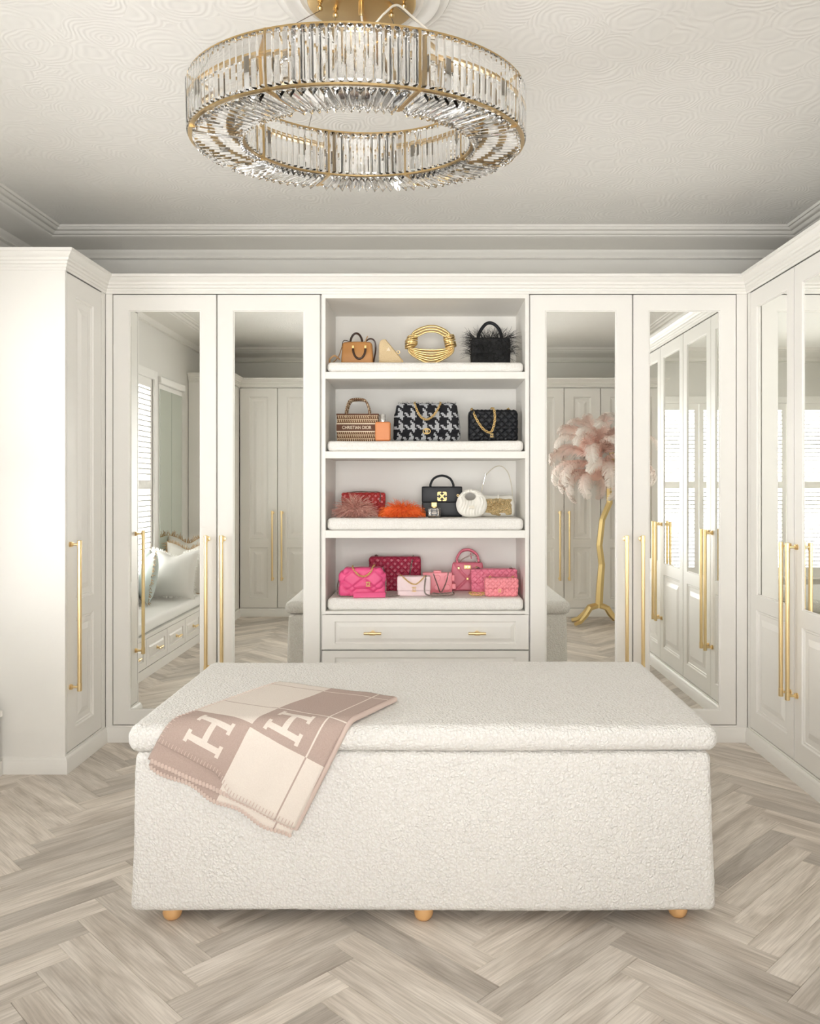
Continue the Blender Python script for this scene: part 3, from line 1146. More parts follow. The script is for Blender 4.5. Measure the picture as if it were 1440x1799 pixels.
def crystal_mesh(name, w, d, L):
    # flat face with chamfers towards +x, ridge towards -x, long axis z, bevelled ends
    sec = [(0.0, -w * 0.5), (d * 0.18, -w * 0.40), (d * 0.18, w * 0.40), (0.0, w * 0.5), (-d * 0.82, 0.0)]
    v, f = [], []
    for (z, k) in ((0, 0.62), (0.006, 1.0), (L - 0.006, 1.0), (L, 0.62)):
        v += [(x * k, y * k, z) for (x, y) in sec]
    n = len(sec)
    for s in range(3):
        for k in range(n):
            f.append((s * n + k, s * n + (k + 1) % n, (s + 1) * n + (k + 1) % n, (s + 1) * n + k))
    f += [tuple(range(n - 1, -1, -1)), tuple(3 * n + k for k in range(n))]
    return MB().add(v, f).mesh(name, 'crystal')


NO, NI, NB = 138, 90, 104
co_me = crystal_mesh('outer_crystal', 2 * PI * RO / NO * 0.93, 0.016, RH - 0.012)
ci_me = crystal_mesh('inner_crystal', 2 * PI * RI / NI * 0.93, 0.016, RH - 0.012)
cb_me = crystal_mesh('bottom_crystal', 0.0235, 0.018, RO - RI - 0.016)


def place_c(me, name, m):
    o = link(name, me, ch)
    o.matrix_local = CM @ m


def near_post(a, tol):
    return any(abs((a - p + PI) % (2 * PI) - PI) < tol for p in post_o)


for k in range(NO):
    a = 2 * PI * (k + 0.5) / NO
    if not near_post(a, 0.35 * 2 * PI / NO):
        place_c(co_me, 'outer_crystal', Matrix.Rotation(a, 4, 'Z') @ Matrix.Translation((RO + 0.002, 0, 0.006)))
for k in range(NI):
    a = 2 * PI * (k + 0.5) / NI
    if not near_post(a, 0.35 * 2 * PI / NI):
        place_c(ci_me, 'inner_crystal', Matrix.Rotation(a, 4, 'Z') @ Matrix.Translation((RI - 0.002, 0, 0.006)) @ Matrix.Rotation(PI, 4, 'Z'))
for k in range(NB):
    a = 2 * PI * (k + 0.5) / NB
    if not near_post(a, 0.35 * 2 * PI / NB):
        # long axis radial (z -> x), ridge down (-x -> -z)
        mm = Matrix(((0, 0, 1, 0), (0, 1, 0, 0), (1, 0, 0, 0), (0, 0, 0, 1)))
        place_c(cb_me, 'bottom_crystal', Matrix.Rotation(a, 4, 'Z') @ Matrix.Translation((RI + 0.006, 0, -0.003)) @ mm)

# canopy and hanging gear
MB().lathe([(0.001, -0.022), (0.143, -0.022), (0.150, -0.018), (0.150, 0.0), (0.001, 0.0)], 56).build('canopy', 'brass', ch, 40)
bolt = [(0.001, 0.002), (0.009, 0.0), (0.009, -0.006), (0.005, -0.008), (0.005, -0.014), (0.009, -0.018), (0.011, -0.024), (0.008, -0.031), (0.001, -0.034)]
bolts = [(-0.114, -0.011), (-0.0745, 0.022), (0.081, 0.022), (0.117, -0.020), (0.077, -0.062), (-0.080, -0.062), (0.0, -0.115), (0.0, 0.11)]
for (x, y) in bolts:
    MB().lathe([(r_ * 0.8, z * 0.8 - 0.021) for r_, z in bolt], 14, (x, y, 0)).build('bolt', 'brass', ch, 40)
MB().lathe([(0.001, -0.022), (0.008, -0.022), (0.008, -0.055), (0.006, -0.060), (0.001, -0.060)], 14, (0.0, -0.01, 0)).build('cord_sleeve', 'brass', ch, 40)
for (bx, by), a in (((-0.114, -0.011), math.radians(-107)), ((0.077, -0.062), math.radians(-62)), ((-0.0745, 0.022), math.radians(118)), ((0.081, 0.022), math.radians(58))):
    top = Vector((bx, by, -0.046))
    bot = CM @ Vector(((RO - 0.02) * math.cos(a), (RO - 0.02) * math.sin(a), RH))
    MB().tube([top, bot], 0.0011, 6).build('cable', 'cable', ch, 80)
a = math.radians(-62)
bot = CM @ Vector(((RO - 0.02) * math.cos(a), (RO - 0.02) * math.sin(a), RH))
top = Vector((0.077, -0.062, -0.046))
mid = top.lerp(bot, 0.22)
MB().tube(spline([(0, -0.01, -0.058), (0.006, -0.012, -0.080), (0.035, -0.02, -0.088), (0.065, -0.04, -0.070), mid + Vector((0, 0, 0.004)), top.lerp(bot, 0.6) + Vector((0, 0, 0.004)), bot], 8), 0.0030, 8).build('power_cord', 'cord_clear', ch, 80)

# ------------------------------------------------------------------ window seat, pillows, wall mirror
r = thing('window_seat', 'long low cream window seat with a row of square drawers', 'window seat', (-1.84, 0.562, 0), PI / 2)
SL = 3.54 - 0.562
MB().box(0, SL, 0.024, 0.355, 0, 0.278).box(0, SL, 0.0, 0.024, 0, 0.062).box(0, SL, 0.0, 0.024, 0.252, 0.278).build('body', 'paint', r)
nd_ = 7
for k in range(nd_):
    x0 = 0.02 + (SL - 0.04) * k / nd_ + 0.003
    x1 = 0.02 + (SL - 0.04) * (k + 1) / nd_ - 0.003
    mb = MB().rings(x0, x1, 0.066, 0.248, 0, [(0, 0.022), (0, 0.001), (0.001, 0), (0.045, 0), (0.047, 0.007), (0.054, 0.007), (0.066, 0.002), (0.068, 0.002)])
    d = mb.build('drawer', 'paint', r, fixn=False)
    link('knob', TBAR, d, ((x0 + x1) / 2, 0.003, 0.157))


def cd(p, n):
    return p + n * 0.003 * noise.noise(p * 4)


o = MB().rbox(SL / 2 - 0.004, 0.172, 0.040, 0.022, (40, 6, 2), 3, disp=cd).build('seat_cushion', 'seat_fabric', None, 70, loc=(-2.018, 0.562 + SL / 2, 0.3225))
o.rotation_euler = (0, 0, PI / 2)
tag(o, 'long white bench cushion on the window seat', 'cushion')


def pillow(label, loc, rot, w, h, th, material, fringe, flen):
    t = thing('throw_pillow', label, 'pillow', loc, 0, 'pillows on the window seat')
    t.rotation_euler = rot

    def puff(x, z):
        return th * max(0.0, (1 - abs(x) ** 2.6)) ** 0.55 * max(0.0, (1 - abs(z) ** 2.6)) ** 0.55
    n = 18
    mb = MB()
    idx = {}
    for s in (-1, 1):
        for i in range(n + 1):
            for j in range(n + 1):
                x, z = -1 + 2 * i / n, -1 + 2 * j / n
                pin = 1 - 0.10 * (1 - abs(z) ** 2) * abs(x) ** 3
                pinz = 1 - 0.10 * (1 - abs(x) ** 2) * abs(z) ** 3
                chop = 0.20 * max(0, z) ** 2 * math.exp(-(x * 2.4) ** 2)
                y = s * puff(x, z)
                idx[(s, i, j)] = len(mb.v)
                mb.v.append(Vector((x * w / 2 * pin, y, h / 2 + (z * pinz - chop) * h / 2)))
        for i in range(n):
            for j in range(n):
                q = (idx[(s, i, j)], idx[(s, i + 1, j)], idx[(s, i + 1, j + 1)], idx[(s, i, j + 1)])
                mb.f.append(q if s < 0 else q[::-1])
    mb.build('cover', material, t, 80, fixn=False)
    fm = MB()
    rr = random.Random(int(w * 1000))
    for e in range(4):
        for q in range(70):
            x = -1 + 2 * (q + rr.random()) / 70
            xx, zz = ((x, 1.0), (x, -1.0), (1.0, x), (-1.0, x))[e]
            pin = 1 - 0.10 * (1 - abs(zz) ** 2) * abs(xx) ** 3
            pinz = 1 - 0.10 * (1 - abs(xx) ** 2) * abs(zz) ** 3
            chop = 0.20 * max(0, zz) ** 2 * math.exp(-(xx * 2.4) ** 2)
            p = Vector((xx * w / 2 * pin, 0, h / 2 + (zz * pinz - chop) * h / 2))
            dr = Vector(((0, 0, 1), (0, 0, -1), (1, 0, 0), (-1, 0, 0))[e]) + Vector((rr.uniform(-.4, .4), rr.uniform(-.5, .5), rr.uniform(-.4, .4)))
            L = flen * rr.uniform(0.6, 1.1)
            if p.z + dr.z * L < 0.002:
                L *= 0.2
            fm.ribbon([p, p + dr * L * 0.5, p + dr * L + Vector((0, 0, -0.2 * L))], 0.006, Vector((dr.z, 0.2, -dr.x)).normalized(), 0.5)
    fo = fm.build('fringe', fringe, t, fixn=False)
    fo['kind'] = 'stuff'
    return t


# seat top 0.3595; faces +y (towards the mirrors)
pillow('white pillow with short white fringe in front of the others', (-2.0, 1.70, 0.378), (math.radians(14), 0, math.radians(12)), 0.40, 0.38, 0.075, 'pillow_white', 'fringe_white', 0.018)
pillow('cream pillow with brown fringe behind the white pillow', (-1.95, 1.48, 0.378), (math.radians(12), 0, math.radians(4)), 0.36, 0.42, 0.065, 'pillow_cream', 'fringe_brown', 0.035)
pillow('cream pillow with long brown fringe nearest the corner wardrobe', (-2.00, 1.25, 0.378), (math.radians(10), 0, math.radians(-6)), 0.33, 0.46, 0.07, 'pillow_cream', 'fringe_brown', 0.045)
pillow('teal pillow leaning against the wall under the window', (-2.115, 1.93, 0.378), (math.radians(8), 0, math.radians(62)), 0.30, 0.40, 0.06, 'pillow_teal', 'fringe_brown', 0.035)

r = thing('wall_mirror', 'tall two pane tinted wall mirror beside the window seat', 'mirror', (XL + 0.001, 0.80, 0), PI / 2)
MB().box(0, 0.60, -0.018, 0.0, 0.40, 2.06).build('backing', 'white_paint', r)
for x in (0.006, 0.302):
    MB().box(x, x + 0.292, -0.024, -0.0185, 0.42, 2.02).build('pane', 'green_mirror', r)
MB().bbox(-0.02, 0.62, -0.045, 0.0, 2.062, 2.12, 0.008).build('top_moulding', 'white_paint', r)

# ------------------------------------------------------------------ feather floor lamp (seen in the mirrors)
LX, LY = 1.50, 0.64
r = thing('feather_floor_lamp', 'gold branch floor lamp with big pink ostrich feather shade', 'floor lamp', (LX, LY, 0))
dv = 8.0 - LY


def lpt(px, py):
    return Vector(((px - VPX) / FPX * dv - LX, 0, CAMZ - (py - VPY) / FPX * dv))


pp = [lpt(1052, 1068), lpt(1054, 1030), lpt(1057, 992), lpt(1053, 958), lpt(1058, 913), lpt(1071, 883), lpt(1070, 860), lpt(1079, 822), lpt(1074, 795)]
MB().tube(pp, [0.036, 0.034, 0.031, 0.029, 0.028, 0.029, 0.026, 0.026, 0.022], 6).build('pole', 'lamp_gold', r)
for (dx, dy, k) in ((-0.23, 0.10, 1), (0.21, 0.11, 1), (-0.22, -0.12, 1), (0.20, -0.13, 1)):
    b = pp[0]
    q = [b + Vector((dx * 0.05, dy * 0.05, 0.02)), Vector((b.x + dx * 0.35, dy * 0.35, 0.150)), Vector((b.x + dx * 0.55, dy * 0.55, 0.085)), Vector((b.x + dx * 0.78, dy * 0.78, 0.034)), Vector((b.x + dx, dy, 0.019))]
    MB().tube(q, [0.026, 0.024, 0.023, 0.021, 0.017], 6).build('leg', 'lamp_gold', r)


def plume_mesh(seed):
    rr = random.Random(seed)
    mb = MB()
    uv = []
    L = 0.46
    N = 34
    spine = []
    for i in range(N + 1):
        t = i / N
        ang = 0.95 - 2.5 * t ** 1.9
        if i == 0:
            p = Vector((0, 0, 0))
        else:
            p = spine[-1] + Vector((math.cos(ang), 0, math.sin(ang))) * (L / N)
        spine.append(p)
    k0 = len(mb.v)
    mb.tube(spine, [0.003 * (1 - 0.8 * i / N) for i in range(N + 1)], 4)
    uv += [(i // 4 / N, 0.5) for i in range(len(mb.v) - k0)]
    for i in range(4, N + 1):
        t = i / N
        tg = (spine[i] - spine[i - 1]).normalized()
        nm = Vector((-tg.z, 0, tg.x))
        wid = 0.082 * (math.sin(PI * min(1, (t * 0.78 + 0.16))) ** 0.6)
        for s in (-1, 1):
            for q in range(4):
                f = wid * rr.uniform(0.75, 1.15)
                base = spine[i - 1].lerp(spine[i], q / 4)
                d0 = Vector((0, s, 0)) * 0.85 + tg * rr.uniform(0.25, 0.55) + nm * rr.uniform(-0.1, 0.35)
                pts = [base, base + d0 * f * 0.4 + nm * 0.006, base + d0 * f * 0.75 - nm * f * 0.12, base + d0 * f - nm * f * rr.uniform(0.35, 0.6) + tg * f * 0.15]
                k0 = len(mb.v)
                mb.ribbon(pts, 0.0085, tg, 0.35)
                uv += [(min(1, t + 0.25 * (j // 2) / 3), 0.5) for j in range(len(mb.v) - k0)]
    me = mb.mesh('feather', 'plume', 180, None, False)
    ul = me.uv_layers.new(name='UVMap')
    for lp in me.loops:
        ul.data[lp.index].uv = uv[lp.vertex_index]
    return me


plumes = [plume_mesh(s) for s in (1, 2, 3)]
cen = lpt(1046, 805)
fr = random.Random(5)
for tier, (nf, el, zz, rad, sc) in enumerate(((6, 62, 0.14, 0.03, 0.80), (9, 36, 0.10, 0.05, 0.92), (11, 12, 0.03, 0.06, 1.0), (11, -14, -0.06, 0.06, 1.0), (10, -42, -0.12, 0.05, 0.92))):
    for k in range(nf):
        a = 2 * PI * (k + 0.5 * (tier % 2) + fr.uniform(-0.15, 0.15)) / nf
        m = Matrix.Translation(cen + Vector((math.cos(a) * rad, math.sin(a) * rad, zz))) @ Matrix.Rotation(a, 4, 'Z') @ Matrix.Rotation(-math.radians(el - 18 + fr.uniform(-16, 16)), 4, 'Y') @ Matrix.Rotation(fr.uniform(-0.7, 0.7), 4, 'X') @ Matrix.Scale(sc * fr.uniform(0.88, 1.08), 4)
        o = link('feather', plumes[fr.randrange(3)], r)
        o.matrix_local = m
MB().rbox(0.06, 0.06, 0.20, 0.05, (2, 2, 2), 3, off=cen).build('shade_core', 'plume', r, 80, lambda c: (0.1, 0.5))

# ------------------------------------------------------------------ handbags and bottles on the shelves
P1, P2, P3, P4 = PADS
GB = 'handbags on the open shelves'


def bag(label, px, Y, z, rotz=0.0, cat='handbag', name='handbag', group=GB):
    return thing(name, label, cat, ((px - VPX) / FPX * Y, Y, z + 0.001), rotz, group)


def quilt(amp, per, d, lo=-9, hi=9):
    def f(p, n):
        if n.y < -0.4 and lo < p.z < hi:
            a = abs(math.sin((p.x + p.z) * PI / per))
            b = abs(math.sin((p.x - p.z) * PI / per))
            return p + n * (amp * min(1, 1.7 * min(a, b)) ** 0.7 - amp * 0.5)
        return p
    return f


def body(root, w, h, d, material, r=0.014, n=(20, 4, 16), disp=None, name='body', off=(0, 0, 0), uv=None, smooth=75):
    o = (off[0], off[1], off[2] + h / 2)
    return MB().rbox(w / 2, d / 2, h / 2, min(r, d * 0.45, h * 0.45), n, 3, disp=disp, off=o).build(name, material, root, smooth, uv)


def flap(root, w, h, d, frac, material, disp=None, n=(20, 4, 12), name='flap', uv=None, r=0.012):
    fh = h * frac
    return MB().rbox(w / 2 + 0.0025, d / 2 + 0.005, fh / 2, min(r, fh * 0.45), n, 3, disp=disp, off=(0, 0, h + 0.003 - fh / 2)).build(name, material, root, 75, uv)


def resample(pts, step):
    out, acc = [Vector(pts[0])], 0.0
    for i in range(1, len(pts)):
        a, b = Vector(pts[i - 1]), Vector(pts[i])
        L = (b - a).length
        while acc + L >= step:
            t = (step - acc) / L
            a = a.lerp(b, t)
            out.append(a.copy())
            L = (b - a).length
            acc = 0.0
        acc += L
    return out


def chain(root, ctrl, size, wire, material='chain_gold', name='chain'):
    pts = resample(spline(ctrl, 14), size * 1.15)
    mb = MB()
    for i in range(len(pts) - 1):
        c, t = (pts[i] + pts[i + 1]) / 2, (pts[i + 1] - pts[i]).normalized()
        up = Vector((0, -1, 0)) if abs(t.y) < 0.9 else Vector((0, 0, 1))
        s = t.cross(up).normalized()
        u = s.cross(t)
        ang = (PI / 4) if i % 2 else (-PI / 4)
        q = s * math.cos(ang) + u * math.sin(ang)
        ring = [c + t * math.cos(2 * PI * k / 9) * size * 0.82 + q * math.sin(2 * PI * k / 9) * size * 0.55 for k in range(9)]
        mb.tube(ring, wire, 5, True)
    return mb.build(name, material, root, 80)


def cc_logo(root, x, y, z, r, material='chain_gold', wire=None, ring=False, name='clasp'):
    mb = MB()
    w = wire or r * 0.2
    for s in (-1, 1):
        pts = [Vector((x + s * r * 0.42 + s * -1 * r * math.cos(t), y, z + r * math.sin(t))) for t in [(-0.72 + 1.44 * k / 14) * PI for k in range(15)]]
        mb.tube(pts, w, 6)
    if ring:
        mb.tube([Vector((x + r * 1.7 * math.cos(2 * PI * k / 20), y + 0.001, z + r * 1.35 * math.sin(2 * PI * k / 20))) for k in range(20)], w, 6, True)
    return mb.build(name, material, root, 80)


def strands(root, material, n, emit, L, droop, width, seed, name='feathers', lim=None):
    rr = random.Random(seed)
    mb = MB()
    for k in range(n):
        p, d = emit(rr)
        ln = L * rr.uniform(0.55, 1.15)
        d = (d + Vector((rr.uniform(-.35, .35), rr.uniform(-.35, .35), rr.uniform(-.35, .35)))).normalized()
        pts = [p]
        for i in range(5):
            d = (d + Vector((rr.uniform(-.16, .16), rr.uniform(-.16, .16), -droop))).normalized()
            q = pts[-1] + d * ln / 5
            q.z = max(q.z, 0.003)
            if lim:
                q.x = max(-lim, min(lim, q.x))
            pts.append(q)
        sd = d.cross(Vector((rr.uniform(-1, 1), rr.uniform(-1, 0.2), rr.uniform(-1, 1)))).normalized()
        mb.ribbon(pts, width, sd, 0.3)
    o = mb.build(name, material, root, None, None, False)
    o['kind'] = 'stuff'
    return o


# --- top shelf
b = bag('small tan leather boston bag with dark tortoiseshell handles', 628, 4.16, P1)


def sl(p, n):
    k = 1 - 0.10 * (p.z + 0.06) / 0.12
    return Vector((p.x * k, p.y * (1 - 0.35 * max(0, p.z) / 0.06), p.z + 0.004 * math.cos(p.x * 18) * (1 if p.z > 0 else 0)))


body(b, 0.163, 0.116, 0.080, 'tan_leather', 0.012, (10, 4, 8), sl)
MB().tube(arc((-0.008, 0.016, 0.112), 0.056, 0, PI, 16, 0.031), 0.0055, 8).build('rear_handle', 'tortoise', b, 80)
MB().tube(arc((0.012, -0.045, 0.082), -0.052, 0, PI, 16, 0.031), 0.0055, 8).build('front_handle', 'tortoise', b, 80)
for x in (-0.019, 0.043):
    MB().bbox(x - 0.006, x + 0.006, -0.047, -0.034, 0.079, 0.098, 0.003).build('gold_mount', 'chain_gold', b)
MB().tube([(-0.07, 0, 0.113), (0, 0, 0.116), (0.07, 0, 0.113)], 0.0035, 6).build('zip', 'tortoise', b)
MB().tube(spline([(-0.078, 0.0, 0.100), (-0.095, 0.0, 0.05), (-0.118, -0.02, 0.018), (-0.136, -0.03, 0.010), (-0.132, -0.05, 0.028), (-0.110, -0.05, 0.044), (-0.088, -0.02, 0.030)], 6), 0.0045, 6, flat=0.5).build('strap', 'tan_strap', b, 80)
MB().tube(spline([(0.030, 0.0, 0.116), (0.060, -0.01, 0.135), (0.085, -0.015, 0.125), (0.092, -0.01, 0.085), (0.084, -0.02, 0.03), (0.080, -0.03, 0.006)], 6), 0.0040, 6, flat=0.5).build('side_strap', 'tortoise', b, 80)
MB().tube(spline([(-0.080, 0.0, 0.09), (-0.073, 0, 0.125), (-0.055, 0, 0.128), (-0.03, 0, 0.118)], 6), 0.0038, 6, flat=0.5).build('tab', 'tortoise', b, 80)
MB().tube(spline([(0.040, -0.02, 0.118), (0.046, -0.024, 0.134), (0.052, -0.02, 0.146)], 4), 0.0030, 5).build('knot', 'tan_strap', b, 80)

b = bag('beige straw triangular pouch beside the tan bag', 687, 4.15, P1)
pol = [(-0.060, 0.004), (-0.060, 0.100), (-0.054, 0.120), (-0.038, 0.129), (-0.026, 0.126), (0.056, 0.022), (0.061, 0.006), (0.052, 0.0), (-0.054, 0.0)]
mb = MB().prism(pol, -0.034, 0.034)
me_ = mb.build('body', 'straw', b, 40)
md = me_.modifiers.new('bev', 'BEVEL')
md.width, md.segments = 0.005, 2
MB().prism([(-0.022, 0.070), (-0.002, 0.070), (-0.012, 0.088)], -0.0365, -0.0335).build('emblem', 'cream_print', b)
MB().tube([(-0.030, -0.01, 0.130), (0.060, -0.01, 0.018)], 0.0032, 6).build('zip', 'chain_gold', b)
MB().tube(arc((0.036, -0.012, 0.066), 0.008, 0, 2 * PI, 12), 0.0018, 5).build('ring', 'chain_gold', b)

b = bag('gold cord bag of looped tubes with wound knots', 757, 4.16, P1)
k_ = 0
for k in range(9):
    t = k / 8
    z0 = 0.010 + 0.072 * t
    yy = -0.026 + 0.050 * ((k * 7) % 10) / 10
    xe = 0.112 - 0.010 * t
    pts = spline([(-0.092, yy * 0.4, 0.132), (-xe, yy * 0.8, 0.075 + 0.022 * t), (-0.070, yy, z0 + 0.022 * (1 - t) + 0.004), (0, yy, z0), (0.070, yy, z0 + 0.022 * (1 - t) + 0.004), (xe, yy * 0.8, 0.075 + 0.022 * t), (0.092, yy * 0.4, 0.132)], 7)
    MB().tube(pts, 0.0050, 8).build('lower_cord', 'noodle_gold', b, 80)
for k in range(6):
    zt = 0.170 + 0.0068 * k
    yy = -0.016 + 0.0064 * ((k * 3) % 6)
    pts = spline([(-0.096, yy, 0.115), (-0.090 - 0.0015 * k, yy, 0.148 + 0.002 * k), (-0.066 - 0.001 * k, yy, zt - 0.020), (-0.030, yy, zt - 0.004), (0.002, yy, zt), (0.034, yy, zt - 0.004), (0.068 + 0.001 * k, yy, zt - 0.022), (0.089 + 0.0015 * k, yy, 0.144 + 0.002 * k), (0.094, yy, 0.113)], 6)
    MB().tube(pts, 0.0044, 8).build('handle_cord', 'noodle_gold', b, 80)
for s, x in ((-1, -0.094), (1, 0.090)):
    mb = MB()
    for k in range(8):
        zz = 0.096 + 0.0075 * k
        rr_ = 0.0285 - 0.0012 * abs(k - 3.5)
        mb.tube([(x + s * (0.004 - 0.0016 * (k - 4)) + rr_ * math.cos(2 * PI * q / 20), rr_ * 0.95 * math.sin(2 * PI * q / 20), zz + 0.006 * math.cos(2 * PI * q / 20 + k)) for q in range(20)], 0.0047, 6, True)
    mb.build('wound_knot', 'noodle_gold', b, 80)

b = bag('black feather trimmed handbag with a curved top handle', 861, 4.16, P1)
body(b, 0.198, 0.140, 0.075, 'black_satin', 0.016, (8, 4, 8))
MB().tube(spline([(-0.062, 0, 0.110), (-0.056, 0, 0.165), (-0.022, 0, 0.212), (0.014, 0, 0.214), (0.046, 0, 0.182), (0.060, 0, 0.130)], 7), 0.0085, 8).build('handle', 'black_leather', b, 80)


def em_black(rr):
    t = rr.random()
    if t < 0.35:
        s = rr.choice((-1, 1))
        p = Vector((s * rr.uniform(0.07, 0.10), rr.uniform(-0.04, 0.02), rr.uniform(0.05, 0.145)))
        return p, Vector((s * 0.8, -0.2, 0.55))
    if t < 0.75:
        return Vector((rr.uniform(-0.1, 0.1), -0.040, rr.uniform(0.03, 0.14))), Vector((rr.uniform(-.5, .5), -0.35, -0.2))
    x = rr.uniform(-0.1, 0.1)
    return Vector((x, rr.uniform(-0.04, 0.03), 0.138)), Vector((x * 6, -0.15, 0.8))


strands(b, 'feather_black', 900, em_black, 0.062, 0.14, 0.0022, 3)

# --- second shelf
def uvxz(c):
    return (c.x + c.y * 0.7, c.z)


b = bag('brown and cream woven tote with lettered band', 629, 4.16, P2)
body(b, 0.208, 0.139, 0.075, 'tapestry', 0.006, (4, 2, 4), None, uv=uvxz, smooth=50)
for y in (-0.034, 0.034):
    MB().tube(spline([(-0.060, y, 0.120), (-0.056, y, 0.165), (-0.040, y, 0.205), (-0.014, y, 0.214), (0.014, y, 0.214), (0.040, y, 0.205), (0.056, y, 0.165), (0.060, y, 0.120)], 6), 0.0092, 8, flat=0.6).build('handle', 'tapestry', b, 80, uvxz)
MB().bbox(-0.1055, 0.1055, -0.0395, 0.0395, 0.050, 0.092, 0.001).build('band', 'brown_band', b)
for z in (0.0515, 0.0895):
    MB().bbox(-0.1058, 0.1058, -0.0402, 0.0402, z - 0.0022, z + 0.0022, 0.0005).build('band_stripe', 'cream_print', b)
MB().bbox(-0.1058, 0.1058, -0.0402, 0.0402, 0.132, 0.1405, 0.001).build('top_binding', 'brown_band', b)


def text_mesh(s, size, name, material):
    cu = bpy.data.curves.new(name, 'FONT')
    cu.body = s
    cu.size = size
    cu.align_x, cu.align_y = 'CENTER', 'CENTER'
    cu.extrude = 0.0006
    cu.offset = size * 0.012
    ob = bpy.data.objects.new(name, cu)
    COL.objects.link(ob)
    bpy.context.view_layer.update()
    me = bpy.data.meshes.new_from_object(ob.evaluated_get(bpy.context.evaluated_depsgraph_get()))
    bpy.data.objects.remove(ob)
    me.materials.clear()
    me.materials.append(M[material])
    return me


o = link('lettering', text_mesh('CHRISTIAN DIOR', 0.0235, 'lettering', 'cream_print'), b, (-0.004, -0.0405, 0.0705))
o.rotation_euler = (PI / 2, 0, 0)
o.scale = (0.80, 1.0, 1.0)

b = bag('orange bottle with a silver cap beside the woven tote', 672.5, 4.075, P2, cat='bottle', name='perfume_bottle', group='perfume bottles on the shelves')
MB().rbox(0.038, 0.019, 0.0480, 0.010, (4, 2, 6), 4, off=(0, 0, 0.048)).build('body', 'orange_bottle', b, 80)
MB().lathe([(0.001, 0.093), (0.0095, 0.093), (0.0095, 0.100), (0.0120, 0.1005), (0.0120, 0.132), (0.0110, 0.1335), (0.001, 0.1335)], 20).build('cap', 'silver', b, 40)

b = bag('large black and white houndstooth tweed bag with gold chain', 749.5, 4.17, P2 + 0.003)


def taper(p, n):
    return Vector((p.x * (1 - 0.10 * (p.z / 0.1)), p.y, p.z)) + n * 0.004 * noise.noise(p * 22)


body(b, 0.332, 0.150, 0.105, 'houndstooth', 0.02, (14, 4, 8), lambda p, n: Vector((p.x * (1 - 0.02 * p.z / 0.07), p.y, p.z)) + n * 0.004 * noise.noise(p * 22), uv=uvxz)


def flp(p, n):
    return Vector((p.x * (1.0 - 0.05 * p.z / 0.07), p.y, p.z + 0.004 * noise.noise(Vector((p.x * 30, 0, 0))))) + n * 0.004 * noise.noise(p * 25)


MB().rbox(0.160, 0.060, 0.079, 0.020, (18, 4, 10), 3, disp=flp, off=(0, -0.002, 0.112)).build('flap', 'houndstooth', b, 75, uvxz)
strands(b, 'black_satin', 130, lambda rr: (Vector((rr.uniform(-0.145, 0.145), rr.uniform(-0.05, 0.03), 0.186)), Vector((rr.uniform(-.6, .6), -0.3, 0.8))), 0.014, 0.05, 0.0024, 8, name='frayed_edge')
chain(b, [(-0.060, -0.02, 0.196), (-0.058, -0.062, 0.180), (-0.034, -0.070, 0.125), (0.0, -0.072, 0.106), (0.036, -0.070, 0.130), (0.066, -0.062, 0.180), (0.068, -0.02, 0.196)], 0.0095, 0.0022)
cc_logo(b, 0.0, -0.072, 0.048, 0.0105, ring=True, wire=0.0021)

b = bag('black quilted leather flap bag with chunky gold chain', 865, 4.16, P2, 0.06)
q1 = quilt(0.007, 0.040, 0.08)
body(b, 0.246, 0.155, 0.085, 'black_leather', 0.02, (76, 4, 50), q1)
flap(b, 0.236, 0.157, 0.085, 0.66, 'black_leather', q1, (76, 4, 34), r=0.016)
chain(b, [(-0.108, 0.0, 0.168), (-0.104, -0.045, 0.150), (-0.085, -0.058, 0.105), (-0.055, -0.060, 0.062), (-0.022, -0.060, 0.044), (-0.008, -0.060, 0.060), (0.004, -0.058, 0.110), (0.000, -0.050, 0.160), (-0.010, 0.0, 0.172)], 0.0105, 0.0023)
chain(b, [(0.075, 0.02, 0.160), (0.080, -0.005, 0.170), (0.090, 0.02, 0.160)], 0.008, 0.002, name='chain_end')
MB().lathe([(0.001, 0), (0.014, 0), (0.015, 0.002), (0.013, 0.004), (0.001, 0.004)], 18, (-0.012, -0.056, 0.030), Matrix.Rotation(PI / 2, 3, 'X')).build('clasp_plate', 'black_leather', b, 40)
cc_logo(b, -0.012, -0.062, 0.030, 0.0085, wire=0.0019)

# --- third shelf
b = bag('red quilted patent flap bag behind the dusty pink feathers', 639, 4.32, P3)
q2 = quilt(0.0060, 0.032, 0.07)
body(b, 0.222, 0.118, 0.070, 'red_leather', 0.012, (86, 4, 48), q2)
flap(b, 0.222, 0.119, 0.070, 0.55, 'red_leather', q2, (86, 4, 28))
chain(b, [(-0.085, -0.02, 0.122), (-0.03, -0.03, 0.127), (0.03, -0.03, 0.126), (0.082, -0.028, 0.124), (0.090, -0.048, 0.105), (0.086, -0.052, 0.07)], 0.005, 0.0012, 'chain_dark')


def em_mound(w, d, h):
    def f(rr):
        a, e = rr.uniform(0, 2 * PI), math.acos(rr.uniform(0.0, 1.0))
        dr = Vector((math.sin(e) * math.cos(a), math.sin(e) * math.sin(a), math.cos(e)))
        if dr.y > 0.4:
            dr.y *= -1
        return Vector((dr.x * w, dr.y * d, 0.01 + dr.z * h)), Vector((dr.x * 0.9, dr.y * 0.9 - 0.15, dr.z * 0.7 + 0.15))
    return f


b = bag('dusty pink ostrich feather pouch', 624, 4.105, P3)
MB().rbox(0.075, 0.032, 0.030, 0.026, (6, 3, 3), 3, off=(0, 0, 0.032)).build('body', 'feather_dusty', b, 80)
strands(b, 'feather_dusty', 750, em_mound(0.070, 0.030, 0.060), 0.060, 0.16, 0.0034, 21, lim=0.117)

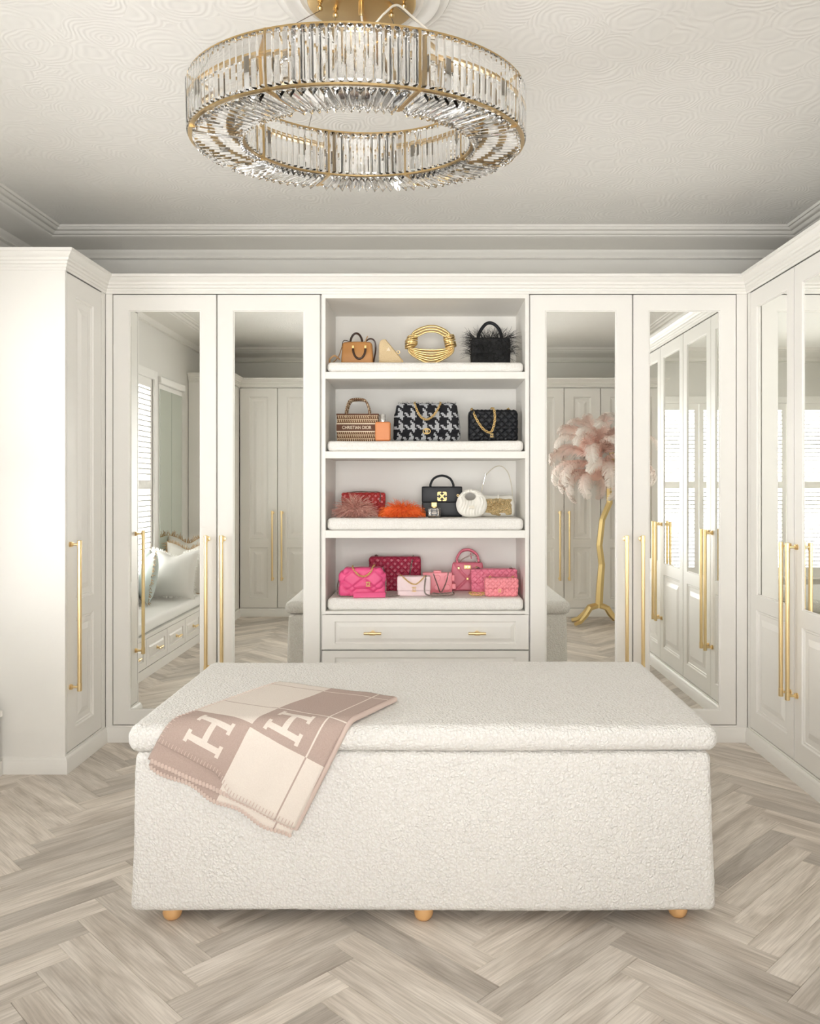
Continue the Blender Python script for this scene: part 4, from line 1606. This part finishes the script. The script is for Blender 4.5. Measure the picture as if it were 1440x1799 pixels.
b = bag('bright orange feather pouch', 706, 4.105, P3)
MB().rbox(0.092, 0.034, 0.026, 0.022, (6, 3, 3), 3, off=(0, 0, 0.028)).build('body', 'feather_orange', b, 80)
strands(b, 'feather_orange', 900, em_mound(0.088, 0.034, 0.046), 0.046, 0.22, 0.0030, 22, lim=0.118)

b = bag('black structured leather bag with gold crossed arrows', 776, 4.24, P3)
body(b, 0.204, 0.150, 0.080, 'black_leather', 0.007, (4, 3, 4), lambda p, n: Vector((p.x * (1 - 0.02 * p.z / 0.07), p.y, p.z)), smooth=60)
MB().rbox(0.103, 0.045, 0.041, 0.006, (4, 2, 2), 2, off=(0, -0.003, 0.113)).build('flap', 'black_leather', b, 60)
MB().tube(spline([(-0.058, 0, 0.150), (-0.058, 0, 0.166), (-0.040, 0, 0.196), (0, 0, 0.210), (0.040, 0, 0.196), (0.058, 0, 0.166), (0.058, 0, 0.150)], 7), 0.0060, 8).build('handle', 'black_leather', b, 80)
mb = MB()
for s in (-1, 1):
    R3 = Matrix.Rotation(s * PI / 4, 3, 'Y')
    mb.rbox(0.030, 0.0025, 0.0038, 0.001, (1, 1, 1), 1, off=(0, -0.051, 0.104), rot=R3)
for sx in (-1, 1):
    for sz in (-1, 1):
        cx, cz = sx * 0.0205, 0.104 + sz * 0.0205
        mb.bbox(min(cx, cx - sx * 0.017), max(cx, cx - sx * 0.017), -0.0538, -0.0485, cz - 0.0032, cz + 0.0032, 0.0006)
        mb.bbox(cx - 0.0032, cx + 0.0032, -0.0538, -0.0485, min(cz, cz - sz * 0.017), max(cz, cz - sz * 0.017), 0.0006)
mb.build('arrow_emblem', 'chain_gold', b)

b = bag('small clear perfume bottle with gold square cap and black label', 762.5, 4.07, P3, cat='bottle', name='perfume_bottle', group='perfume bottles on the shelves')
mb = MB()
mb.rbox(0.0300, 0.014, 0.0240, 0.003, (1, 1, 1), 2, off=(0, 0, 0.0245))
mb.build('body', 'crystal', b, 40)
MB().rbox(0.024, 0.009, 0.0175, 0.002, (1, 1, 1), 1, off=(0, 0.001, 0.0235)).build('perfume', 'amber_liquid', b)
MB().bbox(-0.0175, 0.0175, -0.0162, -0.0145, 0.010, 0.040, 0.0005).build('label', 'label_black', b)
for z, w in ((0.033, 0.008), (0.026, 0.012), (0.021, 0.012), (0.014, 0.006)):
    MB().bbox(-w, w, -0.0170, -0.0160, z - 0.0008, z + 0.0008, 0.0001).build('label_line', 'cream_print', b)
MB().lathe([(0.001, 0.048), (0.008, 0.048), (0.008, 0.054), (0.001, 0.054)], 14).build('neck', 'chain_gold', b)
MB().bbox(-0.0135, 0.0135, -0.010, 0.010, 0.054, 0.076, 0.002).build('cap', 'chain_gold', b)

b = bag('white ruched mini bag with round cut out handle', 828, 4.105, P3)


def outer_pt(t):
    c, s = math.cos(t), math.sin(t)
    n = 2.5
    r_ = (abs(c) ** n + abs(s) ** n) ** (-1 / n)
    x, z = r_ * c, r_ * s
    return x * (0.077 - 0.016 * max(0, z)), 0.071 + z * 0.070


mb = MB()
NT, NS = 180, 16
for s in range(2 * NS):
    u = s / NS
    sg = -1 if u <= 1 else 1
    f = u if u <= 1 else 2 - u
    for k in range(NT):
        t = 2 * PI * k / NT
        ox, oz = outer_pt(t)
        hx_, hz_ = -0.006 + 0.0265 * math.cos(t), 0.104 + 0.0185 * math.sin(t)
        x, z = hx_ + (ox - hx_) * f, hz_ + (oz - hz_) * f
        low = 1 - max(0, min(1, (z - 0.02) / 0.12))
        th = (0.016 + 0.018 * low) * max(0.0, math.sin(PI * min(1, max(0, f * 0.92 + 0.04)))) ** 0.5
        pl = 0.0034 * math.sin(x * 420 + 3 * math.sin(z * 60)) * math.sin(PI * f) if z < 0.10 else 0.0016 * math.sin(t * 26) * math.sin(PI * f)
        mb.v.append(Vector((x, sg * (th + pl), z)))
for s in range(2 * NS):
    for k in range(NT):
        a, c = s * NT + k, s * NT + (k + 1) % NT
        d = ((s + 1) % (2 * NS)) * NT
        mb.f.append((a, c, d + (k + 1) % NT, d + k))
mb.build('body', 'white_leather', b, 80)
MB().bbox(-0.013, 0.013, -0.0385, -0.034, 0.046, 0.060, 0.001).build('plate', 'cream_strap', b)
MB().tube(arc((-0.068, -0.006, 0.110), 0.005, 0, 2 * PI, 10), 0.0015, 5).build('ring', 'chain_gold', b)

b = bag('cream shoulder bag with crumpled gold front and slim strap', 871, 4.25, P3)


def cres(p, n):
    return Vector((p.x * (1 - 0.10 * max(0, p.z) / 0.055), p.y * (1 - 0.3 * p.z / 0.055), p.z - 0.006 * math.cos(p.x * 20) * (1 if p.z > 0 else 0))) + n * 0.003 * noise.noise(p * 30)


body(b, 0.190, 0.112, 0.072, 'white_leather', 0.02, (12, 4, 8), cres)
MB().rbox(0.080, 0.010, 0.042, 0.008, (18, 2, 10), 2, disp=lambda p, n: p + n * 0.009 * noise.noise(Vector((p.x * 28, p.y * 40, p.z * 75))), off=(-0.004, -0.034, 0.050)).build('gold_front', 'gold_foil', b, 75)
MB().tube(spline([(-0.080, 0, 0.095), (-0.072, 0, 0.140), (-0.055, 0, 0.205), (-0.010, 0.0, 0.252), (0.030, 0, 0.258), (0.062, 0, 0.225), (0.080, 0, 0.160), (0.086, 0, 0.095)], 7), 0.0055, 8, flat=0.45).build('strap', 'cream_strap', b, 80)
MB().tube([(-0.066, -0.002, 0.165), (-0.054, -0.002, 0.222)], 0.0065, 8, flat=0.6).build('strap_buckle', 'silver', b, 80)
MB().bbox(0.004, 0.013, -0.040, -0.030, 0.070, 0.112, 0.002).build('tab', 'white_leather', b)

# --- bottom shelf
b = bag('hot pink soft leather flap bag with chain and long strap', 637, 4.095, P4, 0.05)


def big(p, n):
    if n.y < -0.4:
        a = abs(math.sin((p.x * 0.8 + p.z) * PI / 0.085))
        c = abs(math.sin((p.x * 0.8 - p.z) * PI / 0.085))
        return p + n * (0.009 * min(1, 2.2 * min(a, c)) ** 0.5 - 0.004)
    return p + n * 0.003 * noise.noise(p * 20)


body(b, 0.232, 0.128, 0.088, 'hot_pink', 0.024, (40, 4, 24), big)
MB().rbox(0.098, 0.050, 0.052, 0.020, (36, 4, 20), 3, disp=lambda p, n: big(Vector((p.x, p.y, p.z)), n), off=(0.004, -0.002, 0.092)).build('flap', 'hot_pink', b, 75)
chain(b, [(-0.050, 0.0, 0.150), (-0.046, -0.045, 0.142), (-0.020, -0.060, 0.112), (0.010, -0.060, 0.104), (0.038, -0.058, 0.122), (0.052, -0.040, 0.150), (0.060, 0.0, 0.154)], 0.0072, 0.0019)
chain(b, [(-0.104, -0.01, 0.122), (-0.122, -0.03, 0.060), (-0.118, -0.050, 0.012), (-0.080, -0.066, 0.007), (-0.040, -0.070, 0.007)], 0.0058, 0.0015, 'chain_dark', 'strap_chain')
MB().rbox(0.078, 0.005, 0.013, 0.004, (6, 1, 2), 2, off=(0.035, -0.073, 0.0145), rot=Matrix.Rotation(-0.3, 3, 'X')).build('strap', 'hot_pink', b, 75)
chain(b, [(0.112, -0.072, 0.008), (0.150, -0.068, 0.008), (0.186, -0.05, 0.008)], 0.0058, 0.0015, 'chain_dark', 'strap_chain')
chain(b, [(0.100, -0.02, 0.146), (0.112, -0.035, 0.10), (0.114, -0.04, 0.04), (0.108, -0.05, 0.010)], 0.0052, 0.0014, 'chain_dark', 'strap_chain')
cc_logo(b, 0.028, -0.062, 0.066, 0.0105, wire=0.0024, ring=False)

b = bag('dark magenta quilted flap bag standing behind the others', 694, 4.335, P4)
q3 = quilt(0.0065, 0.036, 0.08)
body(b, 0.266, 0.172, 0.080, 'magenta', 0.012, (104, 4, 68), q3)
flap(b, 0.264, 0.174, 0.080, 0.62, 'magenta', q3, (104, 4, 44))
chain(b, [(0.095, 0.0, 0.180), (0.092, -0.045, 0.165), (0.085, -0.053, 0.13), (0.078, -0.054, 0.09), (0.074, -0.054, 0.05)], 0.0056, 0.0016, 'chain_dark')
chain(b, [(-0.108, 0.02, 0.172), (-0.100, -0.01, 0.184), (-0.090, 0.02, 0.174)], 0.006, 0.0016, 'chain_dark', 'chain_end')

b = bag('pale pink small flap bag with gold and silver chains', 727, 4.105, P4)
body(b, 0.162, 0.094, 0.055, 'pale_pink', 0.010, (8, 3, 6))
MB().rbox(0.083, 0.032, 0.037, 0.009, (8, 3, 4), 3, off=(0, -0.001, 0.063)).build('flap', 'pale_pink', b, 75)
chain(b, [(-0.068, 0.0, 0.104), (-0.050, -0.034, 0.094), (-0.020, -0.040, 0.070), (0.010, -0.040, 0.062), (0.038, -0.038, 0.084), (0.056, -0.028, 0.104)], 0.0058, 0.0015)
cc_logo(b, 0.001, -0.0355, 0.036, 0.0105, 'chain_gold', 0.0016)
chain(b, [(0.060, -0.028, 0.104), (0.054, -0.044, 0.060), (0.056, -0.052, 0.020), (0.085, -0.055, 0.007), (0.13, -0.05, 0.007), (0.185, -0.03, 0.007), (0.198, -0.01, 0.010), (0.190, 0.0, 0.016), (0.13, -0.012, 0.012), (0.09, -0.03, 0.018)], 0.0062, 0.0017, 'chain_dark', 'strap_chain')

b = bag('coral block shaped clutch with round studs and thin chain', 768, 4.225, P4)
body(b, 0.150, 0.104, 0.045, 'block_pink', 0.003, (2, 2, 2), smooth=40)
for (x, z) in ((-0.050, 0.078), (0.0, 0.078), (0.050, 0.078), (-0.050, 0.030), (0.0, 0.030), (0.050, 0.030)):
    MB().lathe([(0.001, 0.0), (0.0150, 0.0), (0.0155, 0.007), (0.0145, 0.009), (0.001, 0.009)], 20, (x, -0.022, z), Matrix.Rotation(PI / 2, 3, 'X')).build('stud', 'block_pink', b, 40)
for (x0, x1, z0, z1) in ((-0.020, 0.020, 0.104, 0.114), (0.075, 0.088, 0.062, 0.092), (0.075, 0.094, 0.020, 0.048)):
    MB().bbox(x0, x1, -0.018, 0.018, z0, z1, 0.002).build('tab', 'block_pink', b)
chain(b, [(-0.020, -0.03, 0.100), (0.0, -0.036, 0.045), (0.018, -0.036, 0.006), (0.045, -0.036, 0.060), (0.056, -0.026, 0.108)], 0.0046, 0.0012, 'chain_dark')

b = bag('rose pink top handle bag with gold turn lock', 821, 4.345, P4, -0.04)


def trap(p, n):
    k = 1 - 0.12 * (p.z / 0.073)
    q = p.copy()
    if n.y < -0.4:
        d_ = abs(abs(p.x) - abs(p.z + 0.01) * 0.95)
        q.y += 0.005 * math.exp(-(d_ / 0.005) ** 2)
    return Vector((q.x * k, q.y * (1 - 0.25 * p.z / 0.073), q.z))


body(b, 0.178, 0.145, 0.080, 'handle_pink', 0.010, (36, 4, 28), trap)
for y, dz in ((-0.018, 0.0), (0.02, -0.006)):
    MB().tube(spline([(-0.052, y, 0.142), (-0.055, y, 0.168), (-0.030, y, 0.206 + dz), (0.012, y, 0.212 + dz), (0.048, y, 0.188 + dz), (0.060, y, 0.150)], 7), 0.0065, 8).build('handle', 'handle_pink', b, 80)
for x in (-0.053, 0.058):
    MB().tube(arc((x, -0.018, 0.152), 0.011, 0, 2 * PI, 12), 0.0028, 6).build('ring', 'chain_dark', b, 80)
MB().tube(spline([(-0.045, -0.02, 0.148), (-0.015, -0.03, 0.170), (0.03, -0.03, 0.188), (0.048, -0.03, 0.176)], 6), 0.003, 6).build('cord', 'chain_dark', b, 80)
MB().tube([(0.016, -0.024, 0.195), (0.020, -0.026, 0.165)], 0.006, 6, flat=0.5).build('hang_tag', 'handle_pink', b, 80)
MB().bbox(-0.018, 0.018, -0.044, -0.028, 0.114, 0.134, 0.002).build('lock', 'chain_gold', b)
for x in (-0.007, 0.008):
    MB().lathe([(0.001, 0), (0.0038, 0), (0.0038, 0.003), (0.001, 0.003)], 10, (x, -0.044, 0.124), Matrix.Rotation(PI / 2, 3, 'X')).build('lock_stud', 'chain_dark', b)
for (x, z, m_) in ((-0.046, 0.118, 'brass'), (0.046, 0.120, 'brass'), (0.0, 0.062, 'chain_gold'), (-0.052, 0.024, 'chain_gold'), (0.054, 0.026, 'chain_gold')):
    MB().bbox(x - 0.006, x + 0.006, -0.043 - 0.001, -0.030, z - 0.006, z + 0.006, 0.0015).build('stud', m_, b)

b = bag('bubblegum pink quilted flap bag behind the coral mini bag', 867, 4.235, P4)
q4 = quilt(0.0060, 0.032, 0.07)
body(b, 0.230, 0.118, 0.066, 'flap_pink', 0.012, (92, 4, 50), q4)
flap(b, 0.230, 0.120, 0.066, 0.60, 'flap_pink', q4, (92, 4, 32))
for x in (-0.080, 0.088):
    chain(b, [(x - 0.010, 0.01, 0.116), (x, -0.012, 0.130), (x + 0.010, 0.01, 0.116)], 0.0056, 0.0017, 'chain_dark', 'chain_end')

b = bag('coral pink mini quilted flap bag with gold clasp', 880, 4.10, P4)
q5 = quilt(0.0045, 0.028, 0.05)
body(b, 0.164, 0.088, 0.055, 'coral_pink', 0.012, (86, 4, 48), q5)
flap(b, 0.162, 0.089, 0.055, 0.62, 'coral_pink', q5, (86, 4, 32))
MB().lathe([(0.001, 0), (0.015, 0), (0.016, 0.002), (0.013, 0.004), (0.001, 0.004)], 18, (-0.010, -0.034, 0.031), Matrix.Rotation(PI / 2, 3, 'X')).build('clasp_plate', 'coral_pink', b, 40)
cc_logo(b, -0.010, -0.039, 0.031, 0.0068, wire=0.0016)
for x in (-0.055, 0.058):
    chain(b, [(x - 0.008, 0.01, 0.088), (x, -0.010, 0.099), (x + 0.008, 0.01, 0.088)], 0.0046, 0.0014, 'chain_gold', 'chain_end')
chain(b, [(-0.080, -0.015, 0.015), (-0.105, -0.02, 0.008), (-0.150, -0.015, 0.010), (-0.155, 0.0, 0.018), (-0.115, 0.005, 0.012), (-0.085, -0.005, 0.018)], 0.0085, 0.0023, 'chain_gold', 'strap_chain')
MB().tube(spline([(-0.150, -0.012, 0.012), (-0.125, -0.02, 0.010), (-0.095, -0.016, 0.012)], 5), 0.0035, 6, flat=0.5).build('woven_strap', 'coral_pink', b, 80)
